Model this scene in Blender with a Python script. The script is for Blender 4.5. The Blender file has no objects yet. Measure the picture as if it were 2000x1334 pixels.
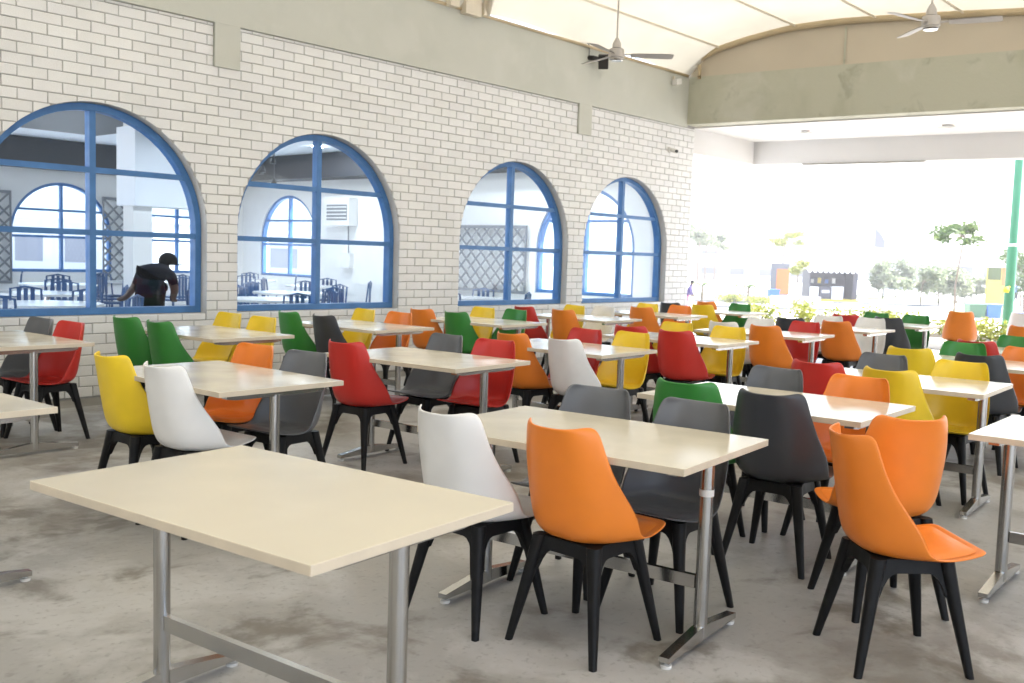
import bpy, bmesh, math, random
from mathutils import Vector, Matrix
R_ = math.radians
random.seed(7)
scene = bpy.context.scene
COL = scene.collection

# ------------------------------------------------------------------ camera
CAM_H = 1.45
YAW, PITCH, ROLL = 0.8498, 0.0865, 0.0321
_f = Vector((math.sin(YAW)*math.cos(PITCH), math.cos(YAW)*math.cos(PITCH), -math.sin(PITCH)))
_r0 = Vector((math.cos(YAW), -math.sin(YAW), 0)); _u0 = _r0.cross(_f)
CR = _r0*math.cos(ROLL) + _u0*math.sin(ROLL)
CU = -_r0*math.sin(ROLL) + _u0*math.cos(ROLL)
CF = _f
cam_d = bpy.data.cameras.new('camera'); cam = bpy.data.objects.new('camera', cam_d); COL.objects.link(cam)
m3 = Matrix((CR, CU, -CF)).transposed()
cam.matrix_world = Matrix.Translation((0, 0, CAM_H)) @ m3.to_4x4()
cam_d.sensor_width = 36; cam_d.sensor_fit = 'HORIZONTAL'; cam_d.lens = 36*1934.52/2000
cam_d.clip_start = 0.05; cam_d.clip_end = 3000
cam_d.dof.use_dof = True; cam_d.dof.focus_distance = 4.6; cam_d.dof.aperture_fstop = 5.6
scene.camera = cam

# ------------------------------------------------------------------ world, sun, exposure
SUN_EL, SUN_AZ = R_(60), R_(112)        # azimuth: direction the sun stands in, clockwise from +Y
w = bpy.data.worlds.new('World'); scene.world = w; w.use_nodes = True
nt = w.node_tree; nt.nodes.clear()
sky = nt.nodes.new('ShaderNodeTexSky'); sky.sky_type = 'NISHITA'; sky.sun_disc = False
sky.sun_elevation = SUN_EL; sky.sun_rotation = SUN_AZ
sky.air_density = 1.0; sky.dust_density = 4.0; sky.ozone_density = 1.0
bg = nt.nodes.new('ShaderNodeBackground'); bg.inputs[1].default_value = 0.15
wo = nt.nodes.new('ShaderNodeOutputWorld')
nt.links.new(sky.outputs[0], bg.inputs[0]); nt.links.new(bg.outputs[0], wo.inputs[0])
sd = bpy.data.lights.new('sun', 'SUN'); sd.energy = 4.6; sd.angle = R_(0.55); sd.color = (1.0, 0.985, 0.965)
so = bpy.data.objects.new('sun', sd); COL.objects.link(so)
sdir = Vector((math.sin(SUN_AZ)*math.cos(SUN_EL), math.cos(SUN_AZ)*math.cos(SUN_EL), math.sin(SUN_EL)))
so.rotation_euler = (-sdir).to_track_quat('-Z', 'Y').to_euler(); so.location = (-10, -10, 30)
scene.view_settings.view_transform = 'Standard'; scene.view_settings.look = 'None'
scene.view_settings.gamma = 1.0; scene.view_settings.use_curve_mapping = False
scene.view_settings.exposure = 2.55
cy = scene.cycles
cy.use_denoising = True
try: cy.denoiser = 'OPENIMAGEDENOISE'
except Exception: pass
cy.max_bounces = 10; cy.diffuse_bounces = 6; cy.glossy_bounces = 4; cy.transmission_bounces = 6; cy.transparent_max_bounces = 16
cy.volume_bounces = 0; cy.sample_clamp_indirect = 8.0; cy.caustics_reflective = False; cy.caustics_refractive = False

# ------------------------------------------------------------------ helpers
def at(px, py, depth):
    """a point seen in a given direction, at a given depth along the view axis"""
    return Vector((0, 0, CAM_H)) + (CF + CR*((px-1000)/1934.52) + CU*((667-py)/1934.52))*depth
def on_ground(px, depth, z=-1.2):
    p = at(px, 560, depth); p.z = z; return p

class MB:
    """collects verts / faces for one mesh"""
    def __init__(s): s.v = []; s.f = []; s.mi = []; s.m = 0
    def quad(s, *pts):
        b = len(s.v); s.v += [tuple(p) for p in pts]; s.f.append(tuple(range(b, b+len(pts)))); s.mi.append(s.m)
    def box(s, x0, x1, y0, y1, z0, z1, M=None):
        b = len(s.v)
        P = [(x0,y0,z0),(x1,y0,z0),(x1,y1,z0),(x0,y1,z0),(x0,y0,z1),(x1,y0,z1),(x1,y1,z1),(x0,y1,z1)]
        if M is not None: P = [tuple(M @ Vector(p)) for p in P]
        s.v += P
        for f in ((3,2,1,0),(4,5,6,7),(0,1,5,4),(1,2,6,5),(2,3,7,6),(3,0,4,7)):
            s.f.append(tuple(b+i for i in f)); s.mi.append(s.m)
    def prism(s, poly, axis, a, b):
        """polygon of (p,q) extruded along axis: 'y' -> (p, t, q), 'x' -> (t, p, q), 'z' -> (p, q, t)"""
        def P(p, q, t): return {'y': (p, t, q), 'x': (t, p, q), 'z': (p, q, t)}[axis]
        n = len(poly); k = len(s.v)
        s.v += [P(p, q, a) for p, q in poly] + [P(p, q, b) for p, q in poly]
        s.f.append(tuple(k+i for i in range(n))); s.f.append(tuple(k+n+i for i in reversed(range(n)))); s.mi += [s.m]*2
        for i in range(n):
            j = (i+1) % n; s.f.append((k+j, k+i, k+n+i, k+n+j)); s.mi.append(s.m)
    def tube(s, pts, rad, n=10, caps=True):
        pts = [Vector(p) for p in pts]
        if not isinstance(rad, (list, tuple)): rad = [rad]*len(pts)
        rings = []
        for i, p in enumerate(pts):
            d = (pts[min(i+1, len(pts)-1)] - pts[max(i-1, 0)]).normalized()
            a = Vector((0, 0, 1)) if abs(d.z) < .9 else Vector((1, 0, 0))
            e1 = d.cross(a).normalized(); e2 = d.cross(e1)
            k = len(s.v)
            s.v += [tuple(p + (e1*math.cos(t*2*math.pi/n) + e2*math.sin(t*2*math.pi/n))*rad[i]) for t in range(n)]
            rings.append(k)
        for a, b in zip(rings, rings[1:]):
            for t in range(n):
                u = (t+1) % n; s.f.append((a+t, a+u, b+u, b+t)); s.mi.append(s.m)
        if caps:
            s.f.append(tuple(rings[0]+t for t in reversed(range(n)))); s.f.append(tuple(rings[-1]+t for t in range(n))); s.mi += [s.m]*2
    def lathe(s, prof, c=(0, 0, 0), n=20):
        rings = []
        for r, z in prof:
            k = len(s.v); s.v += [(c[0]+r*math.cos(t*2*math.pi/n), c[1]+r*math.sin(t*2*math.pi/n), c[2]+z) for t in range(n)]; rings.append(k)
        for a, b in zip(rings, rings[1:]):
            for t in range(n):
                u = (t+1) % n; s.f.append((a+t, a+u, b+u, b+t)); s.mi.append(s.m)
        s.f.append(tuple(rings[0]+t for t in reversed(range(n)))); s.f.append(tuple(rings[-1]+t for t in range(n))); s.mi += [s.m]*2
    def grid(s, fn, nu, nv):
        k = len(s.v)
        for i in range(nu+1):
            for j in range(nv+1): s.v.append(tuple(fn(i/nu, j/nv)))
        for i in range(nu):
            for j in range(nv):
                a = k+i*(nv+1)+j; s.f.append((a, a+1, a+nv+2, a+nv+1)); s.mi.append(s.m)
    def mesh(s, name, smooth=False, fix=True):
        me = bpy.data.meshes.new(name); me.from_pydata(s.v, [], s.f)
        for p, i in zip(me.polygons, s.mi): p.material_index = i
        if fix:
            bm = bmesh.new(); bm.from_mesh(me); bmesh.ops.recalc_face_normals(bm, faces=bm.faces); bm.to_mesh(me); bm.free()
        if smooth:
            me.polygons.foreach_set('use_smooth', [True]*len(me.polygons))
        me.update(); return me
    def build(s, name, mats, parent=None, smooth=False, fix=True, angle=None):
        me = s.mesh(name, smooth or angle is not None, fix)
        if angle is not None: me.set_sharp_from_angle(angle=R_(angle))
        return link(name, me, mats, parent)

def link(name, me, mats=None, parent=None, loc=None):
    if mats is not None and len(me.materials) == 0:
        for m in (mats if isinstance(mats, (list, tuple)) else [mats]): me.materials.append(m)
    o = bpy.data.objects.new(name, me); COL.objects.link(o)
    if parent: o.parent = parent
    if loc is not None: o.location = loc
    return o
def empty(name, loc=(0, 0, 0), rz=0.0):
    o = bpy.data.objects.new(name, None); COL.objects.link(o); o.location = loc; o.rotation_euler = (0, 0, rz); o.empty_display_size = .1
    return o
def tag(o, label=None, cat=None, group=None, kind=None):
    if label: o['label'] = label
    if cat: o['category'] = cat
    if group: o['group'] = group
    if kind: o['kind'] = kind
    return o
def copy_tree(o, parent=None):
    c = o.copy(); COL.objects.link(c)
    if parent is not None: c.parent = parent
    for ch in KIDS.get(o.name, []): copy_tree(ch, c)
    return c
KIDS = {}
def remember(root):
    for o in bpy.data.objects:
        pass
def bake(o, levels=0, solid=0.0, bevel=0.0):
    """evaluate modifiers once and give back a plain mesh"""
    if solid:
        m = o.modifiers.new('s', 'SOLIDIFY'); m.thickness = solid; m.offset = 0
    if bevel:
        m = o.modifiers.new('b', 'BEVEL'); m.width = bevel; m.segments = 2; m.limit_method = 'ANGLE'; m.angle_limit = R_(40)
    if levels:
        m = o.modifiers.new('u', 'SUBSURF'); m.levels = levels; m.render_levels = levels
    bpy.context.view_layer.update()
    dg = bpy.context.evaluated_depsgraph_get()
    me = bpy.data.meshes.new_from_object(o.evaluated_get(dg))
    bpy.data.objects.remove(o)
    return me

# ------------------------------------------------------------------ materials
def mat(name, col, rough=.5, metal=0.0, spec=.5, noise=None, bump=None, coat=0.0):
    """noise=(scale, amount, detail): value variation of the paint itself; bump=(scale, strength)"""
    m = bpy.data.materials.new(name); m.use_nodes = True; n = m.node_tree.nodes; l = m.node_tree.links
    b = n['Principled BSDF']; b.inputs['Roughness'].default_value = rough; b.inputs['Metallic'].default_value = metal
    b.inputs['Specular IOR Level'].default_value = spec; b.inputs['Base Color'].default_value = (*col, 1)
    if coat: b.inputs['Coat Weight'].default_value = coat; b.inputs['Coat Roughness'].default_value = .08
    if noise or bump:
        g = n.new('ShaderNodeNewGeometry')
    if noise:
        t = n.new('ShaderNodeTexNoise'); t.inputs['Scale'].default_value = noise[0]; t.inputs['Detail'].default_value = noise[2] if len(noise) > 2 else 6
        l.new(g.outputs['Position'], t.inputs['Vector'])
        r = n.new('ShaderNodeMapRange'); r.inputs[1].default_value = .3; r.inputs[2].default_value = .7
        r.inputs[3].default_value = 1-noise[1]; r.inputs[4].default_value = 1+noise[1]
        l.new(t.outputs['Fac'], r.inputs[0])
        v = n.new('ShaderNodeMix'); v.data_type = 'RGBA'; v.blend_type = 'MULTIPLY'; v.inputs[0].default_value = 1
        v.inputs[6].default_value = (*col, 1); l.new(r.outputs[0], v.inputs[7]); l.new(v.outputs[2], b.inputs['Base Color'])
    if bump:
        t2 = n.new('ShaderNodeTexNoise'); t2.inputs['Scale'].default_value = bump[0]; t2.inputs['Detail'].default_value = 5
        l.new(g.outputs['Position'], t2.inputs['Vector'])
        bn = n.new('ShaderNodeBump'); bn.inputs['Strength'].default_value = bump[1]; bn.inputs['Distance'].default_value = .01
        l.new(t2.outputs['Fac'], bn.inputs['Height']); l.new(bn.outputs[0], b.inputs['Normal'])
    return m

def mix_noise_mat(name, cols, scales, rough=(.5, .7), bump=(40, .1), spec=.4):
    """several layers of stain colours blended by noises of different size"""
    m = bpy.data.materials.new(name); m.use_nodes = True; n = m.node_tree.nodes; l = m.node_tree.links
    b = n['Principled BSDF']; b.inputs['Specular IOR Level'].default_value = spec
    g = n.new('ShaderNodeNewGeometry'); prev = None
    for i, (c, sc) in enumerate(zip(cols[1:], scales)):
        t = n.new('ShaderNodeTexNoise'); t.inputs['Scale'].default_value = sc[0]; t.inputs['Detail'].default_value = 8; t.inputs['Roughness'].default_value = sc[4] if len(sc) > 4 else .6
        t.inputs['Distortion'].default_value = .4
        l.new(g.outputs['Position'], t.inputs['Vector'])
        r = n.new('ShaderNodeMapRange'); r.interpolation_type = 'SMOOTHSTEP'; r.inputs[1].default_value = sc[1]; r.inputs[2].default_value = sc[2]; r.inputs[3].default_value = 0; r.inputs[4].default_value = sc[3]
        l.new(t.outputs['Fac'], r.inputs[0])
        x = n.new('ShaderNodeMix'); x.data_type = 'RGBA'; l.new(r.outputs[0], x.inputs[0])
        if prev is None: x.inputs[6].default_value = (*cols[0], 1)
        else: l.new(prev, x.inputs[6])
        x.inputs[7].default_value = (*c, 1); prev = x.outputs[2]
        if i == 0:
            rr = n.new('ShaderNodeMapRange'); rr.inputs[3].default_value = rough[0]; rr.inputs[4].default_value = rough[1]
            l.new(t.outputs['Fac'], rr.inputs[0]); l.new(rr.outputs[0], b.inputs['Roughness'])
    l.new(prev, b.inputs['Base Color'])
    t2 = n.new('ShaderNodeTexNoise'); t2.inputs['Scale'].default_value = bump[0]; t2.inputs['Detail'].default_value = 8
    l.new(g.outputs['Position'], t2.inputs['Vector'])
    bn = n.new('ShaderNodeBump'); bn.inputs['Strength'].default_value = bump[1]; bn.inputs['Distance'].default_value = .008
    l.new(t2.outputs['Fac'], bn.inputs['Height']); l.new(bn.outputs[0], b.inputs['Normal'])
    return m

def glass_mat(name, tint=(.93, .97, 1.0)):
    m = bpy.data.materials.new(name); m.use_nodes = True; n = m.node_tree.nodes; l = m.node_tree.links; n.clear()
    o = n.new('ShaderNodeOutputMaterial'); x = n.new('ShaderNodeMixShader'); f = n.new('ShaderNodeLayerWeight'); f.inputs[0].default_value = .5
    t = n.new('ShaderNodeBsdfTransparent'); t.inputs[0].default_value = (*tint, 1)
    g = n.new('ShaderNodeBsdfGlossy'); g.inputs['Roughness'].default_value = .015; g.inputs[0].default_value = (1, 1, 1, 1)
    pw = n.new('ShaderNodeMath'); pw.operation = 'POWER'; pw.inputs[1].default_value = 5.0
    ml = n.new('ShaderNodeMath'); ml.operation = 'MULTIPLY_ADD'; ml.inputs[1].default_value = .96; ml.inputs[2].default_value = .016; ml.use_clamp = True
    l.new(f.outputs['Facing'], pw.inputs[0]); l.new(pw.outputs[0], ml.inputs[0])
    l.new(ml.outputs[0], x.inputs[0]); l.new(t.outputs[0], x.inputs[1]); l.new(g.outputs[0], x.inputs[2]); l.new(x.outputs[0], o.inputs[0])
    return m

def membrane_mat(name, refl, trans):
    m = bpy.data.materials.new(name); m.use_nodes = True; n = m.node_tree.nodes; l = m.node_tree.links; n.clear()
    o = n.new('ShaderNodeOutputMaterial'); a = n.new('ShaderNodeAddShader')
    d = n.new('ShaderNodeBsdfDiffuse'); t = n.new('ShaderNodeBsdfTranslucent')
    g = n.new('ShaderNodeNewGeometry'); ns = n.new('ShaderNodeTexNoise'); ns.inputs['Scale'].default_value = .9; ns.inputs['Detail'].default_value = 5
    l.new(g.outputs['Position'], ns.inputs['Vector'])
    mr = n.new('ShaderNodeMapRange'); mr.inputs[1].default_value = .3; mr.inputs[2].default_value = .7; mr.inputs[3].default_value = .9; mr.inputs[4].default_value = 1.06
    l.new(ns.outputs['Fac'], mr.inputs[0])
    for sh, c in ((d, refl), (t, trans)):
        v = n.new('ShaderNodeMix'); v.data_type = 'RGBA'; v.blend_type = 'MULTIPLY'; v.inputs[0].default_value = 1; v.inputs[6].default_value = (*c, 1)
        l.new(mr.outputs[0], v.inputs[7]); l.new(v.outputs[2], sh.inputs[0])
    l.new(d.outputs[0], a.inputs[0]); l.new(t.outputs[0], a.inputs[1]); l.new(a.outputs[0], o.inputs[0])
    return m

def leaf_mat(name, col, col2):
    m = bpy.data.materials.new(name); m.use_nodes = True; n = m.node_tree.nodes; l = m.node_tree.links
    b = n['Principled BSDF']; b.inputs['Roughness'].default_value = .6
    g = n.new('ShaderNodeNewGeometry'); t = n.new('ShaderNodeTexNoise'); t.inputs['Scale'].default_value = 3.5; t.inputs['Detail'].default_value = 3
    l.new(g.outputs['Position'], t.inputs['Vector'])
    x = n.new('ShaderNodeMix'); x.data_type = 'RGBA'; x.inputs[6].default_value = (*col, 1); x.inputs[7].default_value = (*col2, 1)
    r = n.new('ShaderNodeMapRange'); r.inputs[1].default_value = .35; r.inputs[2].default_value = .65; l.new(t.outputs['Fac'], r.inputs[0]); l.new(r.outputs[0], x.inputs[0])
    l.new(x.outputs[2], b.inputs['Base Color'])
    tr = n.new('ShaderNodeBsdfTranslucent'); l.new(x.outputs[2], tr.inputs[0])
    mx = n.new('ShaderNodeMixShader'); mx.inputs[0].default_value = .3
    o = n['Material Output']; l.new(b.outputs[0], mx.inputs[1]); l.new(tr.outputs[0], mx.inputs[2]); l.new(mx.outputs[0], o.inputs[0])
    return m

M = {}
M['floor'] = mix_noise_mat('floor_concrete', [(.36, .355, .342), (.20, .18, .15), (.50, .497, .488), (.15, .133, .108), (.40, .39, .365), (.20, .195, .18)],
    [(.42, .44, .58, .9), (.8, .50, .60, .85), (1.5, .54, .64, .8), (5, .47, .66, .5), (30, .54, .70, .5)], rough=(.38, .62), bump=(30, .18), spec=.45)
M['brick'] = mat('brick_paint', (.715, .725, .73), .55, noise=(2.2, .04, 4), bump=(70, .2))
_n = M['brick'].node_tree.nodes; _l = M['brick'].node_tree.links
_a = _n.new('ShaderNodeAttribute'); _a.attribute_name = 'tone'
_x = _n.new('ShaderNodeMix'); _x.data_type = 'RGBA'; _x.blend_type = 'MULTIPLY'; _x.inputs[0].default_value = 1
_src = _n['Principled BSDF'].inputs['Base Color'].links[0].from_socket
_l.new(_src, _x.inputs[6]); _l.new(_a.outputs['Color'], _x.inputs[7]); _l.new(_x.outputs[2], _n['Principled BSDF'].inputs['Base Color'])
M['mortar'] = mat('mortar_grey', (.36, .355, .345), .85, noise=(6, .12))
M['reveal'] = mat('reveal_plaster', (.62, .60, .56), .7, noise=(4, .05))
M['beam'] = mix_noise_mat('beam_plaster', [(.505, .515, .465), (.465, .48, .43), (.54, .545, .50)], [(.8, .45, .65, .7), (2.1, .5, .7, .6)], rough=(.6, .75), bump=(60, .05))
M['concrete'] = mix_noise_mat('beam_concrete', [(.45, .45, .36), (.34, .34, .25), (.53, .525, .455), (.25, .245, .18)],
    [(.55, .46, .66, .7), (1.3, .5, .7, .7), (2.6, .58, .74, .55)], rough=(.65, .8), bump=(25, .25))
M['fascia'] = mat('fascia_board', (.52, .46, .36), .6, noise=(1.2, .05))
M['fascia_white'] = mat('soffit_white', (.66, .655, .645), .6, noise=(.7, .03))
M['steel_white'] = mat('painted_steel', (.66, .60, .49), .45, noise=(3, .06))
M['rib'] = mat('arch_rib_paint', (.50, .40, .25), .5, noise=(2, .1))
M['membrane'] = membrane_mat('tent_membrane', (.62, .595, .53), (.070, .0655, .053))
M['blue'] = mat('blue_frame_paint', (.066, .178, .40), .42, spec=.3, noise=(7, .12))
M['glass'] = glass_mat('window_glass')
M['top'] = mat('table_laminate', (.69, .63, .495), .19, spec=.5, noise=(1.4, .025))
M['edge'] = mat('table_edge_band', (.62, .54, .42), .4, noise=(12, .05))
M['steel'] = mat('brushed_steel', (.52, .515, .50), .24, metal=1.0, noise=(10, .04), bump=(160, .03))
M['black'] = mat('black_plastic', (.010, .010, .0105), .48, spec=.18, noise=(20, .15), bump=(220, .05))
M['rubber_white'] = mat('glide_plastic', (.7, .69, .66), .5)
CH_COL = {'orange': (.83, .235, .028), 'yellow': (.86, .61, .028), 'red': (.56, .034, .026), 'green': (.04, .235, .042),
          'white': (.82, .82, .815), 'grey': (.138, .145, .158), 'dark': (.045, .048, .055)}
for k, c in CH_COL.items():
    M['ch_'+k] = mat('chair_'+k, c, .36, spec=.45, noise=(9, .035), bump=(300, .02))
M['fan_backlit'] = mat('fan_enamel_backlit', (.45, .42, .39), .4)  # white enamel greyed: its backlit shade is put into the colour
M['blackbox'] = mat('speaker_black', (.02, .02, .02), .5)
M['inner_wall'] = mat('inner_wall_paint', (.74, .74, .73), .7, noise=(1.2, .04))
M['inner_ceiling'] = mat('inner_ceiling_paint', (.80, .84, .89), .7)
M['inner_floor'] = mat('inner_floor_tile', (.58, .57, .54), .3, noise=(2, .1))
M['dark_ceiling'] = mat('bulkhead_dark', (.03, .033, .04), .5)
M['lattice'] = mat('lattice_grey', (.17, .18, .20), .6)
M['inner_blue'] = mat('blue_metal_chair', (.035, .09, .21), .4)
M['inner_top'] = mat('inner_table_white', (.72, .72, .70), .2)
M['leaf_a'] = leaf_mat('leaf_yellow_green', (.16, .20, .035), (.30, .30, .06))
M['leaf_b'] = leaf_mat('leaf_green', (.06, .11, .03), (.12, .17, .05))
M['leaf_c'] = leaf_mat('leaf_grey_green', (.15, .185, .11), (.24, .27, .16))
M['bark'] = mat('bark', (.18, .14, .10), .8, noise=(8, .2))
M['ground'] = mix_noise_mat('outside_paving', [(.36, .355, .345), (.41, .405, .39), (.31, .30, .285)], [(.06, .4, .65, .8), (.35, .5, .7, .6)], rough=(.7, .85), bump=(8, .1))
M['lawn'] = mat('lawn_grass', (.065, .09, .022), .8, noise=(.6, .2))
M['pale'] = mat('pale_building_paint', (.42, .415, .405), .7, noise=(.3, .05))
M['grey_far'] = mat('far_grey', (.14, .14, .16), .7)
M['post_green'] = mat('post_green', (.07, .26, .15), .4, noise=(4, .06))
M['bin_blue'] = mat('bin_blue', (.05, .16, .50), .4)
M['bin_green'] = mat('bin_green', (.06, .16, .07), .4)
M['yellow_paint'] = mat('kerb_yellow', (.72, .55, .06), .6)
M['orange_paint'] = mat('sign_orange', (.62, .16, .03), .5)
M['kiosk_dark'] = mat('kiosk_dark', (.035, .035, .05), .5)
M['skin_dark'] = mat('skin_brown', (.085, .045, .03), .5)
M['shirt_dark'] = mat('shirt_navy', (.012, .014, .022), .9, spec=.03)
M['trousers_dark'] = mat('trousers_black', (.018, .016, .015), .9, spec=.03)
M['cap_dark'] = mat('cap_black', (.012, .012, .013), .9, spec=.03)
M['purple'] = mat('top_purple', (.06, .04, .13), .8)
M['pink'] = mat('trousers_pink', (.60, .16, .20), .8)
M['white_cloth'] = mat('canopy_white', (.78, .77, .75), .7)

def rough_noise(m, scale, lo, hi):
    n = m.node_tree.nodes; l = m.node_tree.links; g = n.new('ShaderNodeNewGeometry'); t = n.new('ShaderNodeTexNoise'); t.inputs['Scale'].default_value = scale; t.inputs['Detail'].default_value = 7
    l.new(g.outputs['Position'], t.inputs['Vector']); r = n.new('ShaderNodeMapRange'); r.inputs[1].default_value = .3; r.inputs[2].default_value = .7; r.inputs[3].default_value = lo; r.inputs[4].default_value = hi
    l.new(t.outputs['Fac'], r.inputs[0]); l.new(r.outputs[0], n['Principled BSDF'].inputs['Roughness'])
def object_variation(m, amt):
    n = m.node_tree.nodes; l = m.node_tree.links; b_ = n['Principled BSDF']; src = b_.inputs['Base Color'].links[0].from_socket
    o = n.new('ShaderNodeObjectInfo'); r = n.new('ShaderNodeMapRange'); r.inputs[3].default_value = 1-amt; r.inputs[4].default_value = 1+amt; l.new(o.outputs['Random'], r.inputs[0])
    x = n.new('ShaderNodeMix'); x.data_type = 'RGBA'; x.blend_type = 'MULTIPLY'; x.inputs[0].default_value = 1; l.new(src, x.inputs[6]); l.new(r.outputs[0], x.inputs[7]); l.new(x.outputs[2], b_.inputs['Base Color'])
rough_noise(M['top'], 4.5, .12, .27); object_variation(M['top'], .03); rough_noise(M['steel'], 5, .20, .27)
for k in CH_COL: object_variation(M['ch_'+k], .06); rough_noise(M['ch_'+k], 11, .28, .46)
rough_noise(M['black'], 14, .38, .6); rough_noise(M['blue'], 9, .32, .55)

# ------------------------------------------------------------------ measures of the place
D = 9.0               # face of the brick wall (y)
WALL_X0, WALL_X1 = -6.0, 14.753
WIN_X = (4.3845, 6.9953, 10.2863, 12.9206)
WR = 1.1275; SILL = .765; SPRING = 1.603
BEAM_Z0, BEAM_Z1 = 3.675, 4.49
COURSE, BLEN, JOINT = .09815, .262, .0085

# ------------------------------------------------------------------ ground, terrace, room floor
b = MB(); b.quad((-1500, -1500, -1.2), (1500, -1500, -1.2), (1500, 1500, -1.2), (-1500, 1500, -1.2)); tag(b.build('ground', M['ground']), kind='structure')
b = MB(); b.box(-9.0, 18.4, -8.0, 8.55, -1.3, 0.0); tag(b.build('terrace_floor', M['floor']), kind='structure')
b = MB(); b.box(-9.0, 14.75, 8.55, D+.03, -1.3, -.004)
M['strip'] = mat('wall_foot_concrete', (.215, .205, .18), .7, noise=(2, .2), bump=(40, .15))
tag(b.build('wall_foot_strip', M['strip']), kind='structure')
b = MB(); b.box(14.75, 18.4, 8.55, 9.3, -1.3, -.001); tag(b.build('pavement', M['floor']), kind='structure')
b = MB(); b.box(WALL_X0, 14.62, D+.24, 22.3, -1.3, -.006); tag(b.build('room_floor', M['inner_floor']), kind='structure')

rw = tag(empty('shade_wall', (0, -8.2, 0)), 'unseen plastered wall added to shade two sides of the terrace', 'wall')  # unseen walls, added to dim window reflections and shade the terrace
b = MB(); b.box(5.5, 16.5, -.2, 0, -.003, 4.95); b.box(-9.2, -9.0, .5, 17.2, -.003, 4.95); b.build('wall_face', mat('shade_wall_plaster', (.42, .41, .385), .7, noise=(1, .06)), rw)
# ------------------------------------------------------------------ arched opening helper
def arch_low(x, wins, z_in):
    """height below which the wall is open at x (or z_in when solid)"""
    for c in wins:
        d = abs(x-c)
        if d < WR: return SPRING + math.sqrt(max(WR*WR-d*d, 0))
    return z_in

def wall_with_arches(name, wins, x0, x1, z0, z1, y0, y1, mats, place=None, parent=None):
    """slab with arched openings; faces: front/back (slot 0), reveals (slot 1)"""
    mb = MB(); N = 28
    P = place or (lambda x, y, z: (x, y, z))
    def q(*pts): mb.quad(*[P(*p) for p in pts])
    xs = x0
    for c in sorted(wins):
        l, r = c-WR, c+WR
        for y in (y0, y1): q((xs, y, z0), (l, y, z0), (l, y, z1), (xs, y, z1)); q((l, y, z0), (r, y, z0), (r, y, SILL), (l, y, SILL))
        arc = [(c-WR*math.cos(math.pi*i/N), SPRING+WR*math.sin(math.pi*i/N)) for i in range(N+1)]
        for (xa, za), (xb, zb) in zip(arc, arc[1:]):
            for y in (y0, y1): q((xa, y, za), (xb, y, zb), (xb, y, z1), (xa, y, z1))
        mb.m = 1
        ring = [(l, SILL)] + arc + [(r, SILL)]
        for (xa, za), (xb, zb) in zip(ring, ring[1:]+ring[:1]): q((xa, y0, za), (xb, y0, zb), (xb, y1, zb), (xa, y1, za))
        mb.m = 0; xs = r
    for y in (y0, y1): q((xs, y, z0), (x1, y, z0), (x1, y, z1), (xs, y, z1))
    q((x0, y0, z1), (x1, y0, z1), (x1, y1, z1), (x0, y1, z1)); q((x0, y0, z0), (x1, y0, z0), (x1, y1, z0), (x0, y1, z0))
    q((x0, y0, z0), (x0, y1, z0), (x0, y1, z1), (x0, y0, z1)); q((x1, y0, z0), (x1, y1, z0), (x1, y1, z1), (x1, y0, z1))
    return mb.build(name, mats, parent, fix=False)

# ------------------------------------------------------------------ brick wall
wall = tag(empty('brick_wall', (0, D, 0)), 'long white painted brick wall with grey joints and four arched openings', 'wall')
core = wall_with_arches('mortar_core', WIN_X, WALL_X0, WALL_X1, -.005, BEAM_Z0+.3, .011, .25, [M['mortar'], M['reveal']], parent=wall)
full = MB(); hb = BLEN-JOINT; hz = COURSE-JOINT
def brick_faces(mb, poly, y0=0.0, ch=.004):
    """one block face: outline set back, face chamfered"""
    n = len(poly); cx = sum(p[0] for p in poly)/n; cz = sum(p[1] for p in poly)/n
    wx = max(p[0] for p in poly)-min(p[0] for p in poly); wz = max(p[1] for p in poly)-min(p[1] for p in poly)
    k = len(mb.v)
    sx = max(.2, 1-2*ch/max(wx, .01)); sz = max(.2, 1-2*ch/max(wz, .01))
    mb.v += [(x, y0+.02, z) for x, z in poly] + [(x, y0+.0035, z) for x, z in poly] + [(cx+(x-cx)*sx, y0, cz+(z-cz)*sz) for x, z in poly]
    for a in (0, n):
        for i in range(n):
            j = (i+1) % n; mb.f.append((k+a+i, k+a+j, k+a+n+j, k+a+n+i)); mb.mi.append(0)
    mb.f.append(tuple(k+2*n+i for i in range(n))); mb.mi.append(0)
rng = random.Random(3)
def tone(): 
    t = min(1.03, max(.90, rng.gauss(.985, .02))); return (t, t*rng.uniform(.99, 1.0), t*rng.uniform(.975, 1.0), 1)
def set_tone(me, per_face):
    at_ = me.attributes.new('tone', 'FLOAT_COLOR', 'FACE')
    at_.data.foreach_set('color', [c for t in per_face for c in t])
brick_vars = []
for _ in range(14):
    v_ = MB(); j = lambda: rng.uniform(-.0018, .0018)
    brick_faces(v_, [(-hb/2+j(), -hz/2+j()), (hb/2+j(), -hz/2+j()), (hb/2+j(), hz/2+j()), (-hb/2+j(), hz/2+j())])
    me = v_.mesh('brick', fix=False); me.materials.append(M['brick']); t = tone(); set_tone(me, [t]*len(me.polygons)); brick_vars.append((v_, me, t))
STUBS = ((5.573, 5.864), (11.53, 11.83)); STUB_Z = 3.245
rest = MB(); whole = []
rng = random.Random(3)
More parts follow.
